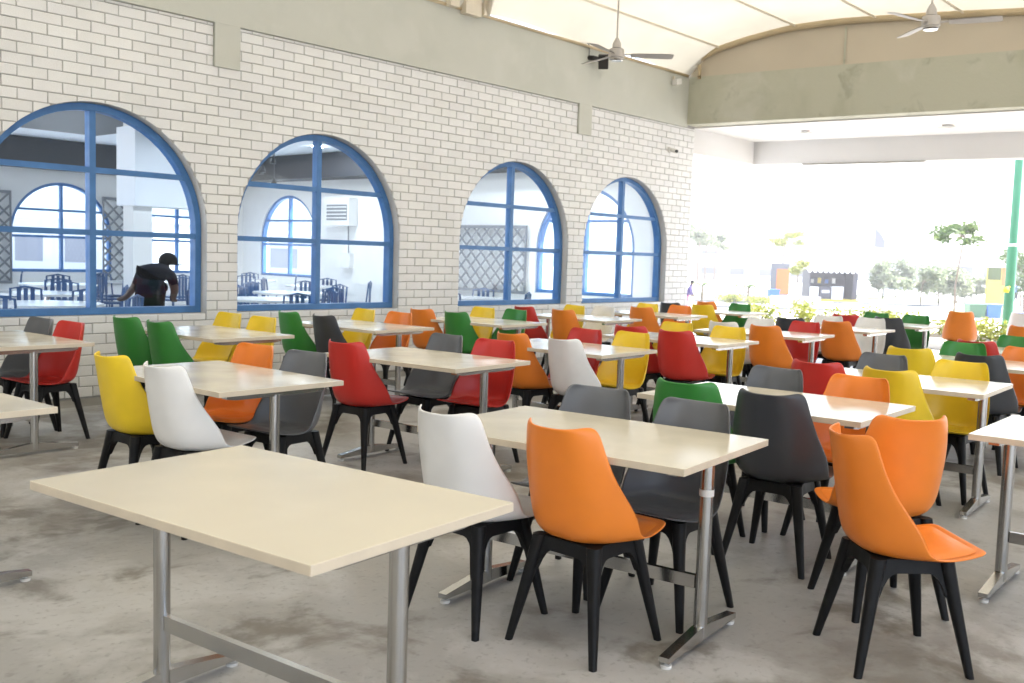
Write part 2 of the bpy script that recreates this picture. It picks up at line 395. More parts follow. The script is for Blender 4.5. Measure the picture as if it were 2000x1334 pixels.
for row in range(38):
    z0 = .010 + row*COURSE + JOINT/2; z1 = z0 + hz
    if row == 37: z1 = BEAM_Z0 - .006
    if z1 - z0 < .012: continue
    x = WALL_X0 + (0 if row % 2 else BLEN/2) - .028 - BLEN
    while x < WALL_X1:
        xa, xb = max(x+JOINT/2, WALL_X0), min(x+BLEN-JOINT/2, WALL_X1); x += BLEN
        if xb - xa < .02: continue
        yj = rng.uniform(-.0022, .0022)
        spans = [(xa, xb)]
        if z1 > STUB_Z:
            for (sa, sb) in STUBS:
                new = []
                for a, c in spans:
                    if c <= sa or a >= sb: new.append((a, c))
                    else:
                        if a < sa-.02: new.append((a, sa-.004))
                        if c > sb+.02: new.append((sb+.004, c))
                spans = new
        for a, c in spans:
            near = [wx for wx in WIN_X if wx-WR < c and a < wx+WR]
            if z1 <= SILL or not near:
                cut = False
            elif z0 < SILL: cut = True
            else: cut = any(arch_low(a+(c-a)*i/8, near, z0) > z0+.001 for i in range(9))
            if not cut:
                if abs((c-a)-hb) < 1e-4 and abs((z1-z0)-hz) < 1e-4: whole.append(((a+c)/2, yj, (z0+z1)/2))
                else: brick_faces(rest, [(a, z0), (c, z0), (c, z1), (a, z1)], yj)
                continue
            wx = near[0]
            if z0 < SILL < z1:      # course cut by the sill
                for (p0, p1, zt) in ((a, min(c, wx-WR), z1), (max(a, wx-WR), min(c, wx+WR), SILL-.002), (max(a, wx+WR), c, z1)):
                    if p1-p0 > .01 and zt-z0 > .01: brick_faces(rest, [(p0, z0), (p1, z0), (p1, zt), (p0, zt)], yj)
                continue
            brk = sorted({a, c, *[t for t in (wx-WR, wx+WR) if a < t < c], *[a+(c-a)*i/7 for i in range(8)]})
            cols = []
            for t in brk:
                d = abs(t-wx)
                lo = max(z0, SPRING+math.sqrt(max(WR*WR-d*d, 0))) if d < WR-1e-6 else z0
                if d < WR-1e-6 and z1 < SPRING: lo = 9
                cols.append((t, lo))
            run = []
            def flush(run):
                if len(run) >= 2 and run[-1][0]-run[0][0] > .012:
                    top = [(t, z1) for t, _ in (run[-1], run[0])]
                    low = [(t, lo) for t, lo in run]
                    if max(z1-lo for _, lo in run) > .008: brick_faces(rest, low+top, yj, .002)
            for t, lo in cols:
                if lo < z1-.002: run.append((t, lo))
                else: flush(run); run = []
            flush(run)
def _dist(p): return math.hypot(p[0]-0, D) * (1 if p[0] > 3.2 else 9)
whole.sort(key=_dist)
for p in whole[:300]:
    o = link('brick', rng.choice(brick_vars)[1], None, wall, (p[0], p[1], p[2]))
rest_t = []; _sz = 0
while len(rest_t) < len(rest.f): rest_t += [tone()]*9
rest_t = rest_t[:len(rest.f)]
for p in whole[300:]:
    full = rng.choice(brick_vars)[0]; k = len(rest.v); rest.v += [(x+p[0], y+p[1], z+p[2]) for x, y, z in full.v]; rest.f += [tuple(k+i for i in f) for f in full.f]; rest.mi += full.mi
    rest_t += [tone()]*len(full.f)
bw = rest.build('brickwork', M['brick'], wall, fix=False); set_tone(bw.data, rest_t); bw['kind'] = 'stuff'

# plastered ring beam with its two stubs
beam = tag(empty('plaster_beam', (0, D, BEAM_Z0)), 'smooth grey plastered beam above the brick wall with two short stubs', 'beam')
b = MB(); b.box(WALL_X0, 14.47, -.03, .31, 0, BEAM_Z1-BEAM_Z0); b.build('beam_face', M['beam'], beam)
for sa, sb in STUBS:
    b = MB(); b.box(sa, sb, -.028, .01, STUB_Z-BEAM_Z0, -.0); b.build('stub', M['beam'], beam)

# ------------------------------------------------------------------ arched windows
def arch_poly(x0, x1, z0, z1, R, n=18):
    """outline of the glass between x0..x1 and z0..z1 inside the arch of radius R about (0, SPRING)"""
    lo = [(x0, z0), (x1, z0)]
    pts = []
    for i in range(n+1):
        x = x1 + (x0-x1)*i/n
        zt = SPRING + math.sqrt(max(R*R-x*x, 0)); pts.append((x, min(zt, z1)))
    return lo + [p for p in pts if p[1] > z0+.004]
def make_window():
    root = empty('arched_window')
    fw = .068; dy0, dy1 = -.03, .075
    mb = MB(); N = 30
    out = [(-WR+.004, SILL+.004)] + [(-(WR-.004)*math.cos(math.pi*i/N), SPRING+(WR-.004)*math.sin(math.pi*i/N)) for i in range(N+1)] + [(WR-.004, SILL+.004)]
    Ri = WR-fw
    inn = [(-Ri, SILL+fw)] + [(-Ri*math.cos(math.pi*i/N), SPRING+Ri*math.sin(math.pi*i/N)) for i in range(N+1)] + [(Ri, SILL+fw)]
    n = len(out)
    for i in range(n):
        j = (i+1) % n
        (ax, az), (bx, bz), (cx, cz), (ex, ez) = out[i], out[j], inn[j], inn[i]
        mb.quad((ax, dy0, az), (bx, dy0, bz), (cx, dy0, cz), (ex, dy0, ez)); mb.quad((ax, dy1, az), (bx, dy1, bz), (cx, dy1, cz), (ex, dy1, ez))
        mb.quad((ex, dy0, ez), (cx, dy0, cz), (cx, dy1, cz), (ex, dy1, ez)); mb.quad((ax, dy0, az), (bx, dy0, bz), (bx, dy1, bz), (ax, dy1, az))
    fr = mb.build('frame', M['blue'], root, fix=True)
    mb = MB(); mb.box(-.03, .03, -.022, .07, SILL+fw-.002, SPRING+Ri+.004); mb.build('mullion', M['blue'], root)
    bars = (1.54, 2.12)
    for z in bars:
        hx = Ri+.004 if z < SPRING else math.sqrt(Ri*Ri-(z-SPRING)**2)+.012
        mb = MB(); mb.box(-hx, -.031, -.02, .035, z-.026, z+.026); mb.box(.031, hx, -.02, .035, z-.026, z+.026); mb.build('transom', M['blue'], root)
    zs = [SILL+fw-.01, bars[0]-.02, bars[0]+.02, bars[1]-.02, bars[1]+.02, 9]
    for k in range(3):
        for s in (-1, 1):
            x0, x1 = (-Ri-.006, -.025) if s < 0 else (.025, Ri+.006)
            poly = arch_poly(x0, x1, zs[2*k], zs[2*k+1], Ri+.008)
            mb = MB(); mb.prism(poly, 'y', .014, .019); mb.build('pane', M['glass'], root)
    return root
wlab = ['blue framed arched window with a stooping person behind the glass', 'blue framed arched window with an air conditioner seen behind it',
        'blue framed arched window with grey lattice seen behind it', 'blue framed arched window under the security camera, closest to the garden']
w0 = make_window(); parts = [o for o in COL.objects if o.parent == w0]; KIDS[w0.name] = parts
wins = [w0] + [copy_tree(w0) for _ in range(3)]
for o, x, lb in zip(wins, WIN_X, wlab):
    o.location = (x, D+.135, 0); tag(o, lb, 'window', 'arched windows in the brick wall')

# ------------------------------------------------------------------ end beam, fascia, soffit, membrane
E0 = Vector((14.45, 9.0, 0)); EA = math.atan2(.11, 1.0)      # beam runs towards -y, leaning to +x
def skew(x, y, z): # local x = outward, local y = distance along from the wall
    return (E0.x + x*math.cos(EA) + y*math.sin(EA), E0.y + x*math.sin(EA) - y*math.cos(EA), z)
def skew_box(mb, x0, x1, y0, y1, z0, z1):
    k = len(mb.v)
    mb.v += [skew(*p) for p in [(x0,y0,z0),(x1,y0,z0),(x1,y1,z0),(x0,y1,z0),(x0,y0,z1),(x1,y0,z1),(x1,y1,z1),(x0,y1,z1)]]
    for f in ((3,2,1,0),(4,5,6,7),(0,1,5,4),(1,2,6,5),(2,3,7,6),(3,0,4,7)): mb.f.append(tuple(k+i for i in f)); mb.mi.append(mb.m)
b = MB(); skew_box(b, 0, .32, -.25, 17, 3.72, 4.49)
tag(b.build('concrete_beam', M['concrete']), 'stained raw concrete beam spanning the garden end of the terrace', 'beam')
ARCH = [(-.55, 4.60), (0, 4.74), (.5, 4.95), (1.05, 5.07), (1.7, 5.165), (2.4, 5.185), (3.0, 5.165), (4.0, 5.115), (5.0, 5.05), (6.5, 4.98), (9, 4.95), (17, 4.95)]
def arch_z(t):
    for (a, za), (c, zc) in zip(ARCH, ARCH[1:]):
        if t <= c:
            u = (t-a)/(c-a); return za+(zc-za)*u
    return ARCH[-1][1]
b = MB(); ts = [i*.25 for i in range(0, 68)]
for t0, t1 in zip(ts, ts[1:]):
    b.quad(skew(.05, t0, 4.49), skew(.05, t1, 4.49), skew(.05, t1, arch_z(t1)-.06), skew(.05, t0, arch_z(t0)-.06))
    b.quad(skew(.09, t0, 4.49), skew(.09, t1, 4.49), skew(.09, t1, arch_z(t1)-.06), skew(.09, t0, arch_z(t0)-.06))
fas = tag(empty('fascia', (0, 0, 0)), 'beige curved fascia panel filling the arch above the concrete beam', 'fascia')
b.build('fascia_panel', M['fascia'], fas)
b = MB(); b.tube([skew(.0, t, arch_z(t)-.045) for t in [-.5+i*.25 for i in range(0, 70)]], .05, 8); b.build('arch_tube', M['rib'], fas, smooth=True)
b = MB(); b.quad(skew(.035, 2.55, 4.49), skew(.035, 2.58, 4.49), skew(.035, 2.58, 5.06), skew(.035, 2.55, 5.06)); b.build('joint_strip', M['concrete'], fas)
b = MB(); b.box(-.02, .02, -.02, .02, 0, .2, Matrix.Translation(skew(-.03, .22, 4.47))); b.box(-.02, .12, -.02, .02, -.02, .02, Matrix.Translation(skew(-.03, .22, 4.47))); b.build('bracket', M['rib'], fas)

def z_mem(x, y):
    t = (9-y)
    z = arch_z(max(t, 0.0))
    if t < .55:
        u = max(0.0, t/.55); z = 4.515 + (arch_z(.55)-4.515)*(u*1.5-.5*u*u)
    return z
mem = tag(empty('membrane_roof', (0, 0, 4.5)), 'cream translucent tent membrane roof stretched over the terrace', 'roof')
seam_ys = [8.45, 7.2, 6.0, 4.8, 3.6, 2.4, 1.2, 0, -1.5, -3, -4.5, -6]
b = MB()
def fm(u, v):
    x = 14.62-u*24.0; y = 8.98 - v*15.6
    t = 9-y
    xx = x + (t*.11 if u < .001 else t*.11*(1-u))
    return (xx, y, z_mem(x, y)-4.5 - .03*math.sin(u*60)*math.exp(-t*2))
b.grid(fm, 60, 62); b.build('membrane', M['membrane'], mem, smooth=True)
b = MB()
for y in seam_ys[:6]:
    b = MB(); b.tube([(14.5+(9-y)*.11, y, z_mem(0, y)-4.5-.035), (4, y, z_mem(0, y)-4.5-.035)], .017, 6); b.build('seam_cable', M['steel_white'], mem)
# eave tube along the ring beam with the end of a steel rib
b = MB(); b.tube([(14.4, 8.955, BEAM_Z1-4.5+.012), (-6, 8.955, BEAM_Z1-4.5+.012)], .022, 8); b.build('eave_tube', M['rib'], mem, smooth=True)
b = MB(); b.tube([(9.42, 8.9, .0), (9.35, 8.75, .22), (9.2, 8.3, .45), (9.1, 7.2, .62), (9.1, 5.5, .62)], .055, 10); b.build('steel_rib', M['steel_white'], mem, smooth=True)
b = MB(); b.box(9.02, 9.30, 8.86, 8.965, -.06, .42); b.box(8.75, 8.9, 8.86, 8.965, -.02, .3); b.box(9.33, 9.38, 8.84, 8.965, -.03, .3); b.build('rib_foot_plate', M['steel_white'], mem)

# white soffit and drop beams beyond the concrete beam
sof = tag(empty('soffit', (0, 0, 3.7)), 'white plastered soffit and drop beam along the garden edge', 'canopy')
b = MB(); k = len(b.v)
PO = [(14.79, 9.3), (17.2, 9.3), (19.3, -8.0), (16.4, -8.0)]
b.prism([(x, y) for x, y in PO], 'z', .0, .25); b.build('soffit_slab', M['fascia_white'], sof)
b = MB(); b.prism([(16.95, 9.3), (17.2, 9.3), (19.3, -8.0), (19.02, -8.0)], 'z', -.42, -.0); b.build('drop_beam', M['fascia_white'], sof)
b = MB(); b.box(14.79, 16.95, 9.05, 9.3, -.42, -.0); b.build('side_beam', M['fascia_white'], sof)
for px, py in ((15.97, 7.58), (16.3, 5.38), (16.6, 3.2)):
    b = MB(); b.lathe([(.0, -.018), (.13, -.018), (.14, 0)], (px, py, 0), 20); dl = b.build('downlight', M['steel'], sof)
b = MB(); b.box(-.05, .05, -1.05, 1.05, -.45, -.421, Matrix.Translation((17.25, 7.1, 0)) @ Matrix.Rotation(R_(6.9), 4, 'Z')); b.build('light_batten', M['steel'], sof)

# ------------------------------------------------------------------ room behind the glass
room = tag(empty('dining_room', (0, 15, 0)), 'bright dining room shell seen through the arched windows', 'room')
BY = 22.0
def back_place(x, y, z): return (x, BY-15+y, z)
o = wall_with_arches('back_wall', (-4.1, -1.3, 1.5, 4.3, 7.1, 9.9, 12.7), -6, 14.62, 0, 3.6, 0, .3, [M['inner_wall'], M['inner_wall']], back_place, room)
def end_place(x, y, z): return (14.50+y, x-15, z)
o = wall_with_arches('end_wall', (11.08, 20.1), D+.25, BY, 0, 3.6, 0, .25, [M['inner_wall'], M['inner_wall']], end_place, room)
b = MB(); b.box(2.0, 14.8, D+.25-15, BY+.3-15, 3.6, 3.8); b.build('ceiling', M['inner_ceiling'], room)
b = MB(); b.box(-6.2, -6, D+.25-15, BY+.3-15, 2.9, 3.6); b.build('side_wall', M['inner_wall'], room)
b = MB(); b.box(2, 14.48, 21.4-15, 21.98-15, 2.98, 3.59); b.box(13.9, 14.48, 9.3-15, 21.38-15, 3.05, 3.59); b.build('bulkhead', M['dark_ceiling'], room)
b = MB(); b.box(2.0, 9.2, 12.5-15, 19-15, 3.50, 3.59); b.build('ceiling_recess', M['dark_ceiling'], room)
M['lamp_glow'] = bpy.data.materials.new('lit_downlight'); M['lamp_glow'].use_nodes = True
_p = M['lamp_glow'].node_tree.nodes['Principled BSDF']; _p.inputs['Emission Color'].default_value = (.9, .95, 1, 1); _p.inputs['Emission Strength'].default_value = 80
for i in range(8):
    b = MB(); b.lathe([(0, 0), (.11, 0), (.12, .012)], (7.0+(i % 4)*2.0, 12.0+(i // 4)*5.0-15, 3.585), 14); b.build('room_downlight', M['lamp_glow'], room)
# blue windows in the far walls
for i, (kx, ky, rz, lb) in enumerate(((9.9, BY+.06, 0, 'blue arched window in the far room wall beside the white column'),
                       (12.7, BY+.06, 0, 'blue arched window in the far room wall behind the stooping person'),
                       (14.56, 11.08, -90, 'blue arched window in the room end wall close to the brick wall'),
                       (14.56, 20.1, -90, 'blue arched window in the room end wall left of the air conditioner'))):
    o = copy_tree(w0); o.location = (kx, ky, 0); o.rotation_euler = (0, 0, R_(rz)); tag(o, lb, 'window', 'windows in the far walls of the room')
# lattice screens fixed to the far walls
def lattice(name, L, H, label, loc, rz, px=.27):
    root = tag(empty(name, loc, rz), label, 'screen')
    b = MB(); b.box(-L/2, L/2, -.02, .02, -.03, .03); b.box(-L/2, L/2, -.02, .02, H-.03, H+.03); b.box(-L/2-.03, -L/2, -.022, .022, -.03, H+.03); b.box(L/2, L/2+.03, -.022, .022, -.03, H+.03); b.build('screen_frame', M['lattice'], root)
    n = int((L+H)/px)
    for s in (1, -1):
        for i in range(1, n):
            c = -L/2 + i*px
            # line x = c - z (s=1) clipped to the box
            za = max(0, c-L/2); zb = min(H, c+L/2)
            if zb-za < .06: continue
            p0, p1 = (s*(c-za), za), (s*(c-zb), zb)
            mid = ((p0[0]+p1[0])/2, (p0[1]+p1[1])/2); ln = math.hypot(p1[0]-p0[0], p1[1]-p0[1]); an = math.atan2(p1[1]-p0[1], p1[0]-p0[0])
            b = MB(); y0 = .004 if s > 0 else -.016
            b.box(-ln/2, ln/2, y0, y0+.012, -.02, .02, Matrix.Translation((mid[0], 0, mid[1])) @ Matrix.Rotation(-an, 4, 'Y')); b.build('lath', M['lattice'], root)
    return root
lattice('lattice_screen', 1.0, 1.9, 'grey diamond lattice screen between the two far room windows', (11.3, BY-.08, .55), 0)
lattice('lattice_screen', 2.3, 1.25, 'wide grey diamond lattice screen on the room end wall', (14.40, 13.55, .75), R_(90))
lattice('lattice_screen', .5, 1.9, 'narrow grey diamond lattice screen at the dark side of the far room wall', (8.5, BY-.08, .55), 0)
b = MB(); b.box(-.16, .16, -.16, .16, 0, 3.59); ic = tag(empty('room_column', (8.05, 15.2, 0)), 'grey square column with white boxed capital inside the room', 'column'); b.build('shaft', M['inner_wall'], ic)
b = MB(); b.box(-.2, 1.25, -.3, .3, 2.05, 3.3); b.build('capital_box', M['inner_ceiling'], ic)
# air conditioner and switch box on the end wall
ac = tag(empty('air_conditioner', (14.36, 17.9, 2.0)), 'white wall air conditioner with dark grille inside the room', 'appliance')
b = MB(); b.box(-.12, .13, -.42, .42, 0, .62); b.build('casing', M['inner_top'], ac)
b = MB(); b.box(-.13, -.121, -.36, .36, .12, .47); b.build('grille', M['lattice'], ac)
for i in range(4):
    b = MB(); b.box(-.142, -.131, -.35, .35, .16+i*.08, .185+i*.08); b.build('louvre', M['inner_top'], ac)
eb = tag(empty('switch_box', (14.47, 17.75, 1.05)), 'small white electric switch box below the air conditioner', 'box')
b = MB(); b.box(-.1, .03, -.16, .16, 0, .34); b.build('cover', M['inner_top'], eb)
b = MB(); b.tube([(0, 0, .34), (0, .02, .95)], .012, 6); b.build('cable', M['lattice'], eb)
# chandeliers
for i, (x, y) in enumerate(((11.6, 18.5), (10.6, 15.5))):
    ch = tag(empty('chandelier', (x, y, 3.58)), ('cluster of small pendant lamps hanging near the far windows', 'cluster of small pendant lamps hanging over the room tables')[i], 'lamp', 'pendant clusters in the room')
    b = MB(); b.lathe([(.32, -.03), (.33, 0)], (0, 0, 0), 20); b.build('canopy', M['dark_ceiling'], ch)
    for k in range(6):
        a = k*math.pi/3; dz = -.45-.2*(k % 3)
        b = MB(); b.tube([(.24*math.cos(a), .24*math.sin(a), -.02), (.24*math.cos(a), .24*math.sin(a), dz)], .008, 5); b.lathe([(.012, dz), (.05, dz-.1), (.052, dz-.14)], (.24*math.cos(a), .24*math.sin(a), 0), 10)
        b.build('pendant', M['dark_ceiling'], ch)
# room tables and blue chairs
def room_table():
    r = empty('round_table')
    b = MB(); b.lathe([(.0, .72), (.6, .72), (.6, .75), (0, .75)], n=28); b.build('tabletop', M['inner_top'], r)
    b = MB(); b.tube([(0, 0, .03), (0, 0, .72)], .04, 10); b.build('column', M['steel'], r)
    b = MB(); b.lathe([(.28, 0), (.26, .03), (.05, .045)], n=20); b.build('base', M['steel'], r)
    return r
def room_chair():
    r = empty('metal_chair')
    b = MB(); b.box(-.2, .2, -.2, .2, .43, .46); b.build('seat', M['inner_blue'], r)
    b = MB(); b.tube([(-.2, -.19, .46), (-.24, -.18, .84), (-.25, 0, .87), (-.24, .18, .84), (-.2, .19, .46)], .016, 6); b.build('back_frame', M['inner_blue'], r)
    for y in (-.08, .0, .08):
        b = MB(); b.box(-.245, -.235, y-.025, y+.025, .47, .85); b.build('back_slat', M['inner_blue'], r)
    for x in (-.19, .19):
        for y in (-.18, .18):
            b = MB(); b.tube([(x*.9, y*.9, .43), (x*1.1, y*1.1, 0)], .014, 6); b.build('leg', M['inner_blue'], r)
    return r
rt = room_table(); KIDS[rt.name] = [o for o in COL.objects if o.parent == rt]
rc = room_chair(); KIDS[rc.name] = [o for o in COL.objects if o.parent == rc]
RL = ['white round table just behind the person window', 'white round table beside the stooping person', 'white round table before the white boxed column', 'white round table just behind the second window',
      'white round table between second and third windows inside', 'white round table behind the boxed column', 'white round table just behind the third window', 'white round table by the wide lattice screen',
      'white round table below the air conditioner', 'white round table deep in the room under the far window']
rspots = [(4.9, 11.3), (5.9, 13.6), (7.3, 16.4), (8.0, 11.6), (9.6, 13.2), (9.3, 17.4), (11.6, 11.2), (11.8, 15.4), (12.4, 18.6), (6.6, 18.8)]
for i, (x, y) in enumerate(rspots):
    t = rt if i == 0 else copy_tree(rt); t.location = (x, y, 0)
    tag(t, RL[i], 'table', 'round tables in the room')
    for k in range(4):
        a = R_(40+90*k + 13*i); c = rc if (i == 0 and k == 0) else copy_tree(rc)
        c.location = (x+.78*math.cos(a), y+.78*math.sin(a), 0); c.rotation_euler = (0, 0, a+math.pi)
        tag(c, 'blue metal chair at the ' + RL[i].replace('white ', ''), 'chair', 'blue chairs in the room')

# ------------------------------------------------------------------ shell chair
PROF = [(.246, .452, .168), (.240, .4515, .190), (.224, .447, .205), (.185, .436, .216), (.125, .424, .223), (.06, .415, .228), (-.005, .410, .231), (-.065, .409, .233),
        (-.112, .413, .235), (-.147, .424, .237), (-.172, .444, .237), (-.188, .474, .235), (-.199, .517, .230), (-.209, .572, .221), (-.219, .63, .210), (-.229, .69, .198),
        (-.238, .74, .187), (-.247, .785, .177), (-.254, .818, .168), (-.260, .838, .156), (-.265, .847, .134)]
#           raise of the seat sides, forward wrap of the back sides
WRAP = [(0, 0), (.002, 0), (.004, 0), (.007, .002), (.011, .012), (.017, .030), (.026, .058), (.037, .092), (.049, .124), (.060, .148), (.066, .162), (.063, .163), (.052, .152), (.037, .134),
        (.022, .114), (.013, .098), (.009, .090), (.010, .086), (.012, .084), (.014, .082), (.013, .074)]
def shell_pt(i, v, off=0.0):
    x, z, w_ = PROF[i]; rz_, fx = WRAP[i]
    e = abs(v)**2.9
    return (x + fx*e, v*w_, z + rz_*e + off)
def make_shell_mesh():
    nv = 14; mb = MB(); n = len(PROF)
    for i in range(n):
        for j in range(nv+1): mb.v.append(shell_pt(i, -1+2*j/nv))
    for i in range(n-1):
        for j in range(nv):
            a = i*(nv+1)+j; mb.f.append((a, a+nv+1, a+nv+2, a+1)); mb.mi.append(0)
    o = mb.build('tmp', None, smooth=True, fix=False)
    me = bake(o, levels=1, solid=.0085); me.name = 'shell'
    me.polygons.foreach_set('use_smooth', [True]*len(me.polygons)); return me
def make_pad_mesh():
    mb = MB(); idx = list(range(2, 10)); nv = 10; n = len(idx)
    for a, i in enumerate(idx):
        for j in range(nv+1):
            v = (-1+2*j/nv)*.86; p = shell_pt(i, v)
            edge = min(1, (1-abs(-1+2*j/nv))*4)*min(1, (a+.0)*1.2)*min(1, (n-1-a)*1.0)
            mb.v.append((p[0]-.008+.012*(i > 8), p[1], p[2]+.005+.014*edge))
    for i in range(n-1):
        for j in range(nv):
            a = i*(nv+1)+j; mb.f.append((a, a+nv+1, a+nv+2, a+1)); mb.mi.append(0)
    o = mb.build('tmp', None, smooth=True, fix=False); me = bake(o, levels=1); me.name = 'seat_pad'
    me.polygons.foreach_set('use_smooth', [True]*len(me.polygons)); return me
FT = (.124, .126, .405); FB = (.205, .20, 0.0)
def make_leg_mesh():
    mb = MB(); o_ = 8; rings = []
    top = Vector((FT[0], FT[1], .412)); bot = Vector((FB[0], FB[1], 0))
    for s, wdt in ((0, .027), (.15, .0245), (.35, .0215), (.7, .0175), (1, .0135)):
        c = top.lerp(bot, s); k = len(mb.v); rings.append(k)
        for t in range(12):
            a = t*math.pi/6; ca, sa = math.cos(a), math.sin(a); q = (abs(ca)**4+abs(sa)**4)**(-.25)
            mb.v.append((c.x+wdt*q*ca, c.y+wdt*q*sa, c.z))
    for a, c in zip(rings, rings[1:]):
        for t in range(12):
            u = (t+1) % 12; mb.f.append((a+t, a+u, c+u, c+t)); mb.mi.append(0)
    mb.f.append(tuple(rings[-1]+t for t in range(12))); mb.f.append(tuple(rings[0]+t for t in reversed(range(12)))); mb.mi += [0, 0]
    me = mb.mesh('leg', True); me.set_sharp_from_angle(angle=R_(50)); return me
def make_apron_mesh():
    mb = MB(); n = 16
    def side(P, Q, nrm):
        """skirt between two leg tops with an arched lower edge"""
        for k in range(n):
            q = []
            for t in (k/n, (k+1)/n):
                u = abs(2*t-1); drop = .050 + .085*max(0, (u-.45)/.55)**2.4
                lean = drop*.14
                p = P.lerp(Q, t)
                q.append((p, p + Vector((nrm.x*lean, nrm.y*lean, -drop))))
            (a, a2), (c, c2) = q
            for off in (-.011, .011):
                d = nrm*off; mb.quad(a+d, c+d, c2+d, a2+d)
            d = nrm*.011; mb.quad(a2-d, c2-d, c2+d, a2+d); mb.quad(a-d, c-d, c+d, a+d)
    z = .411
    C4 = [Vector((FT[0], FT[1], z)), Vector((-FT[0], FT[1], z)), Vector((-FT[0], -FT[1], z)), Vector((FT[0], -FT[1], z))]
    N4 = [Vector((0, 1, 0)), Vector((-1, 0, 0)), Vector((0, -1, 0)), Vector((1, 0, 0))]
    for i in range(4): side(C4[i], C4[(i+1) % 4], N4[i])
    mb.box(-.116, .125, -.120, .120, .396, .408)
    return mb.mesh('apron')
SH = make_shell_mesh(); PAD = make_pad_mesh(); LEG = make_leg_mesh(); APR = make_apron_mesh()
LEG.materials.append(M['black']); APR.materials.append(M['black'])
SHC, PADC = {}, {}
for k in CH_COL:
    a = SH.copy(); a.materials.clear(); a.materials.append(M['ch_'+k]); SHC[k] = a
    a = PAD.copy(); a.materials.clear(); a.materials.append(M['ch_'+k]); PADC[k] = a
LEGM = []
for sx, sy in ((1, 1), (-1, 1), (-1, -1), (1, -1)):
    me = LEG.copy(); me.transform(Matrix.Diagonal((sx, sy, 1, 1)))
    if sx*sy < 0: me.flip_normals()
    LEGM.append(me)
CNAME = {'orange': 'orange', 'yellow': 'yellow', 'red': 'red', 'green': 'green', 'white': 'white', 'grey': 'mid grey', 'dark': 'charcoal'}
def chair(col, x, y, ang, label):
    r = empty('shell_chair', (x, y, 0), ang)
    tag(r, label, 'chair', 'coloured shell chairs on black legs')
    link('shell', SHC[col], None, r); link('seat_pad', PADC[col], None, r); link('apron', APR, None, r)
    for me in LEGM: link('leg', me, None, r)
    return r

# ------------------------------------------------------------------ terrace tables
TW, TL, TH = .77, 1.19, .75
def make_table():
    r = empty('canteen_table')
    mb = MB(); mb.box(-TW/2, TW/2, -TL/2, TL/2, TH-.027, TH)
    for i, f in enumerate(mb.f): mb.mi[i] = 0 if i in (0, 1) else 1
    o = mb.build('tmp', [M['top'], M['edge']]); me = bake(o, bevel=.0022); me.name = 'tabletop'
    link('tabletop', me, None, r)
    for s in (-1, 1):
        y = s*(TL/2-.085)
        b = MB(); b.tube([(0, y, .03), (0, y, .70)], .0265, 18); b.build('column', M['steel'], r, angle=40)
        b = MB(); b.prism([(-.30, .022), (.30, .022), (.30, .043), (.035, .075), (-.035, .075), (-.30, .043)], 'y', y-.02, y+.02); b.build('foot_bar', M['steel'], r)
        b = MB(); b.prism([(-.30, .7), (-.24, .692), (.24, .692), (.30, .7), (.30, .722), (-.30, .722)], 'y', y-.022, y+.022); b.build('top_rail', M['steel'], r)
        for sx in (-1, 1):
            b = MB(); b.lathe([(.020, 0), (.022, .012), (.008, .014), (.008, .022)], (sx*.28, y, 0), 14); b.build('glide', M['rubber_white'], r)
    b = MB(); b.box(-.012, .012, -(TL/2-.112), TL/2-.112, .215, .265); b.build('stretcher', M['steel'], r)
    return r
t0 = make_table(); KIDS[t0.name] = [o for o in COL.objects if o.parent == t0]
# name: (x, y, turn in degrees, label)
TABLES = {
 'T1': (1.655, 2.37, 5.5, 'bare cream table with no chairs, front row'),
 'T2': (3.19, 2.36, 6.0, 'cream table between the white and orange chairs and two mid grey chairs'),
 'T10': (4.74, 2.34, 2.0, 'glossy cream table between green and charcoal chairs and an orange chair'),
 'T11': (6.30, 2.28, 3.5, 'glossy cream table with two yellow, one red and one grey chair'),
 'T24': (8.05, 2.36, 3.0, 'cream table with yellow, charcoal, green and orange chairs in the front row'),
 'T25': (9.50, 2.36, 3.0, 'cream table with dark red and green chairs, last of the front row'),
 'T12': (4.88, .72, 2.0, 'cream table without chairs standing forward of the front row'),
 'T14': (1.45, 4.76, 2.0, 'cream table end beside the red and grey chairs, middle row'),
 'T3': (2.99, 4.76, 1.0, 'cream table with yellow, white, orange and mid grey chairs, middle row'),
 'T4': (4.62, 4.83, 4.0, 'cream table with two red chairs and a grey chair, middle row'),
 'T5': (6.16, 4.83, 2.0, 'cream table with orange, white, red and yellow chairs, middle row'),
 'T6': (7.78, 4.80, 1.5, 'cream table with two red and two yellow chairs, middle row'),
 'T7': (9.33, 4.76, 3.0, 'cream table with white, orange and red chairs, middle row'),
 'T8': (10.92, 4.74, 1.0, 'cream table with charcoal, orange and white chairs, middle row'),
 'T9': (12.45, 4.72, 1.0, 'cream table with two green chairs, last of the middle row'),
 'T13': (2.85, 7.33, 2.0, 'shiny cream table beside grey and red chairs under the person window'),
 'T15': (4.45, 7.20, 2.0, 'cream table with two green and two yellow chairs, wall row'),
 'T16': (6.10, 7.28, 3.0, 'cream table with green, charcoal, yellow and orange chairs, wall row'),
 'T17': (7.72, 7.23, 3.0, 'cream table with orange, green and yellow chairs, wall row'),
 'T18': (9.40, 7.16, 2.0, 'cream table with red, orange, yellow and off white chairs, wall row'),
 'T19': (10.98, 7.20, 2.0, 'cream table with two orange chairs and a yellow chair, wall row'),
 'T20': (12.60, 7.18, 2.0, 'cream table with charcoal, yellow and green chairs, last of wall row'),
}
for i, (k, (x, y, a, lb)) in enumerate(TABLES.items()):
    t = t0 if i == 0 else copy_tree(t0)
    t.location = (x, y, 0); t.rotation_euler = (0, 0, R_(a)); tag(t, lb, 'table', 'cream canteen tables on steel legs')
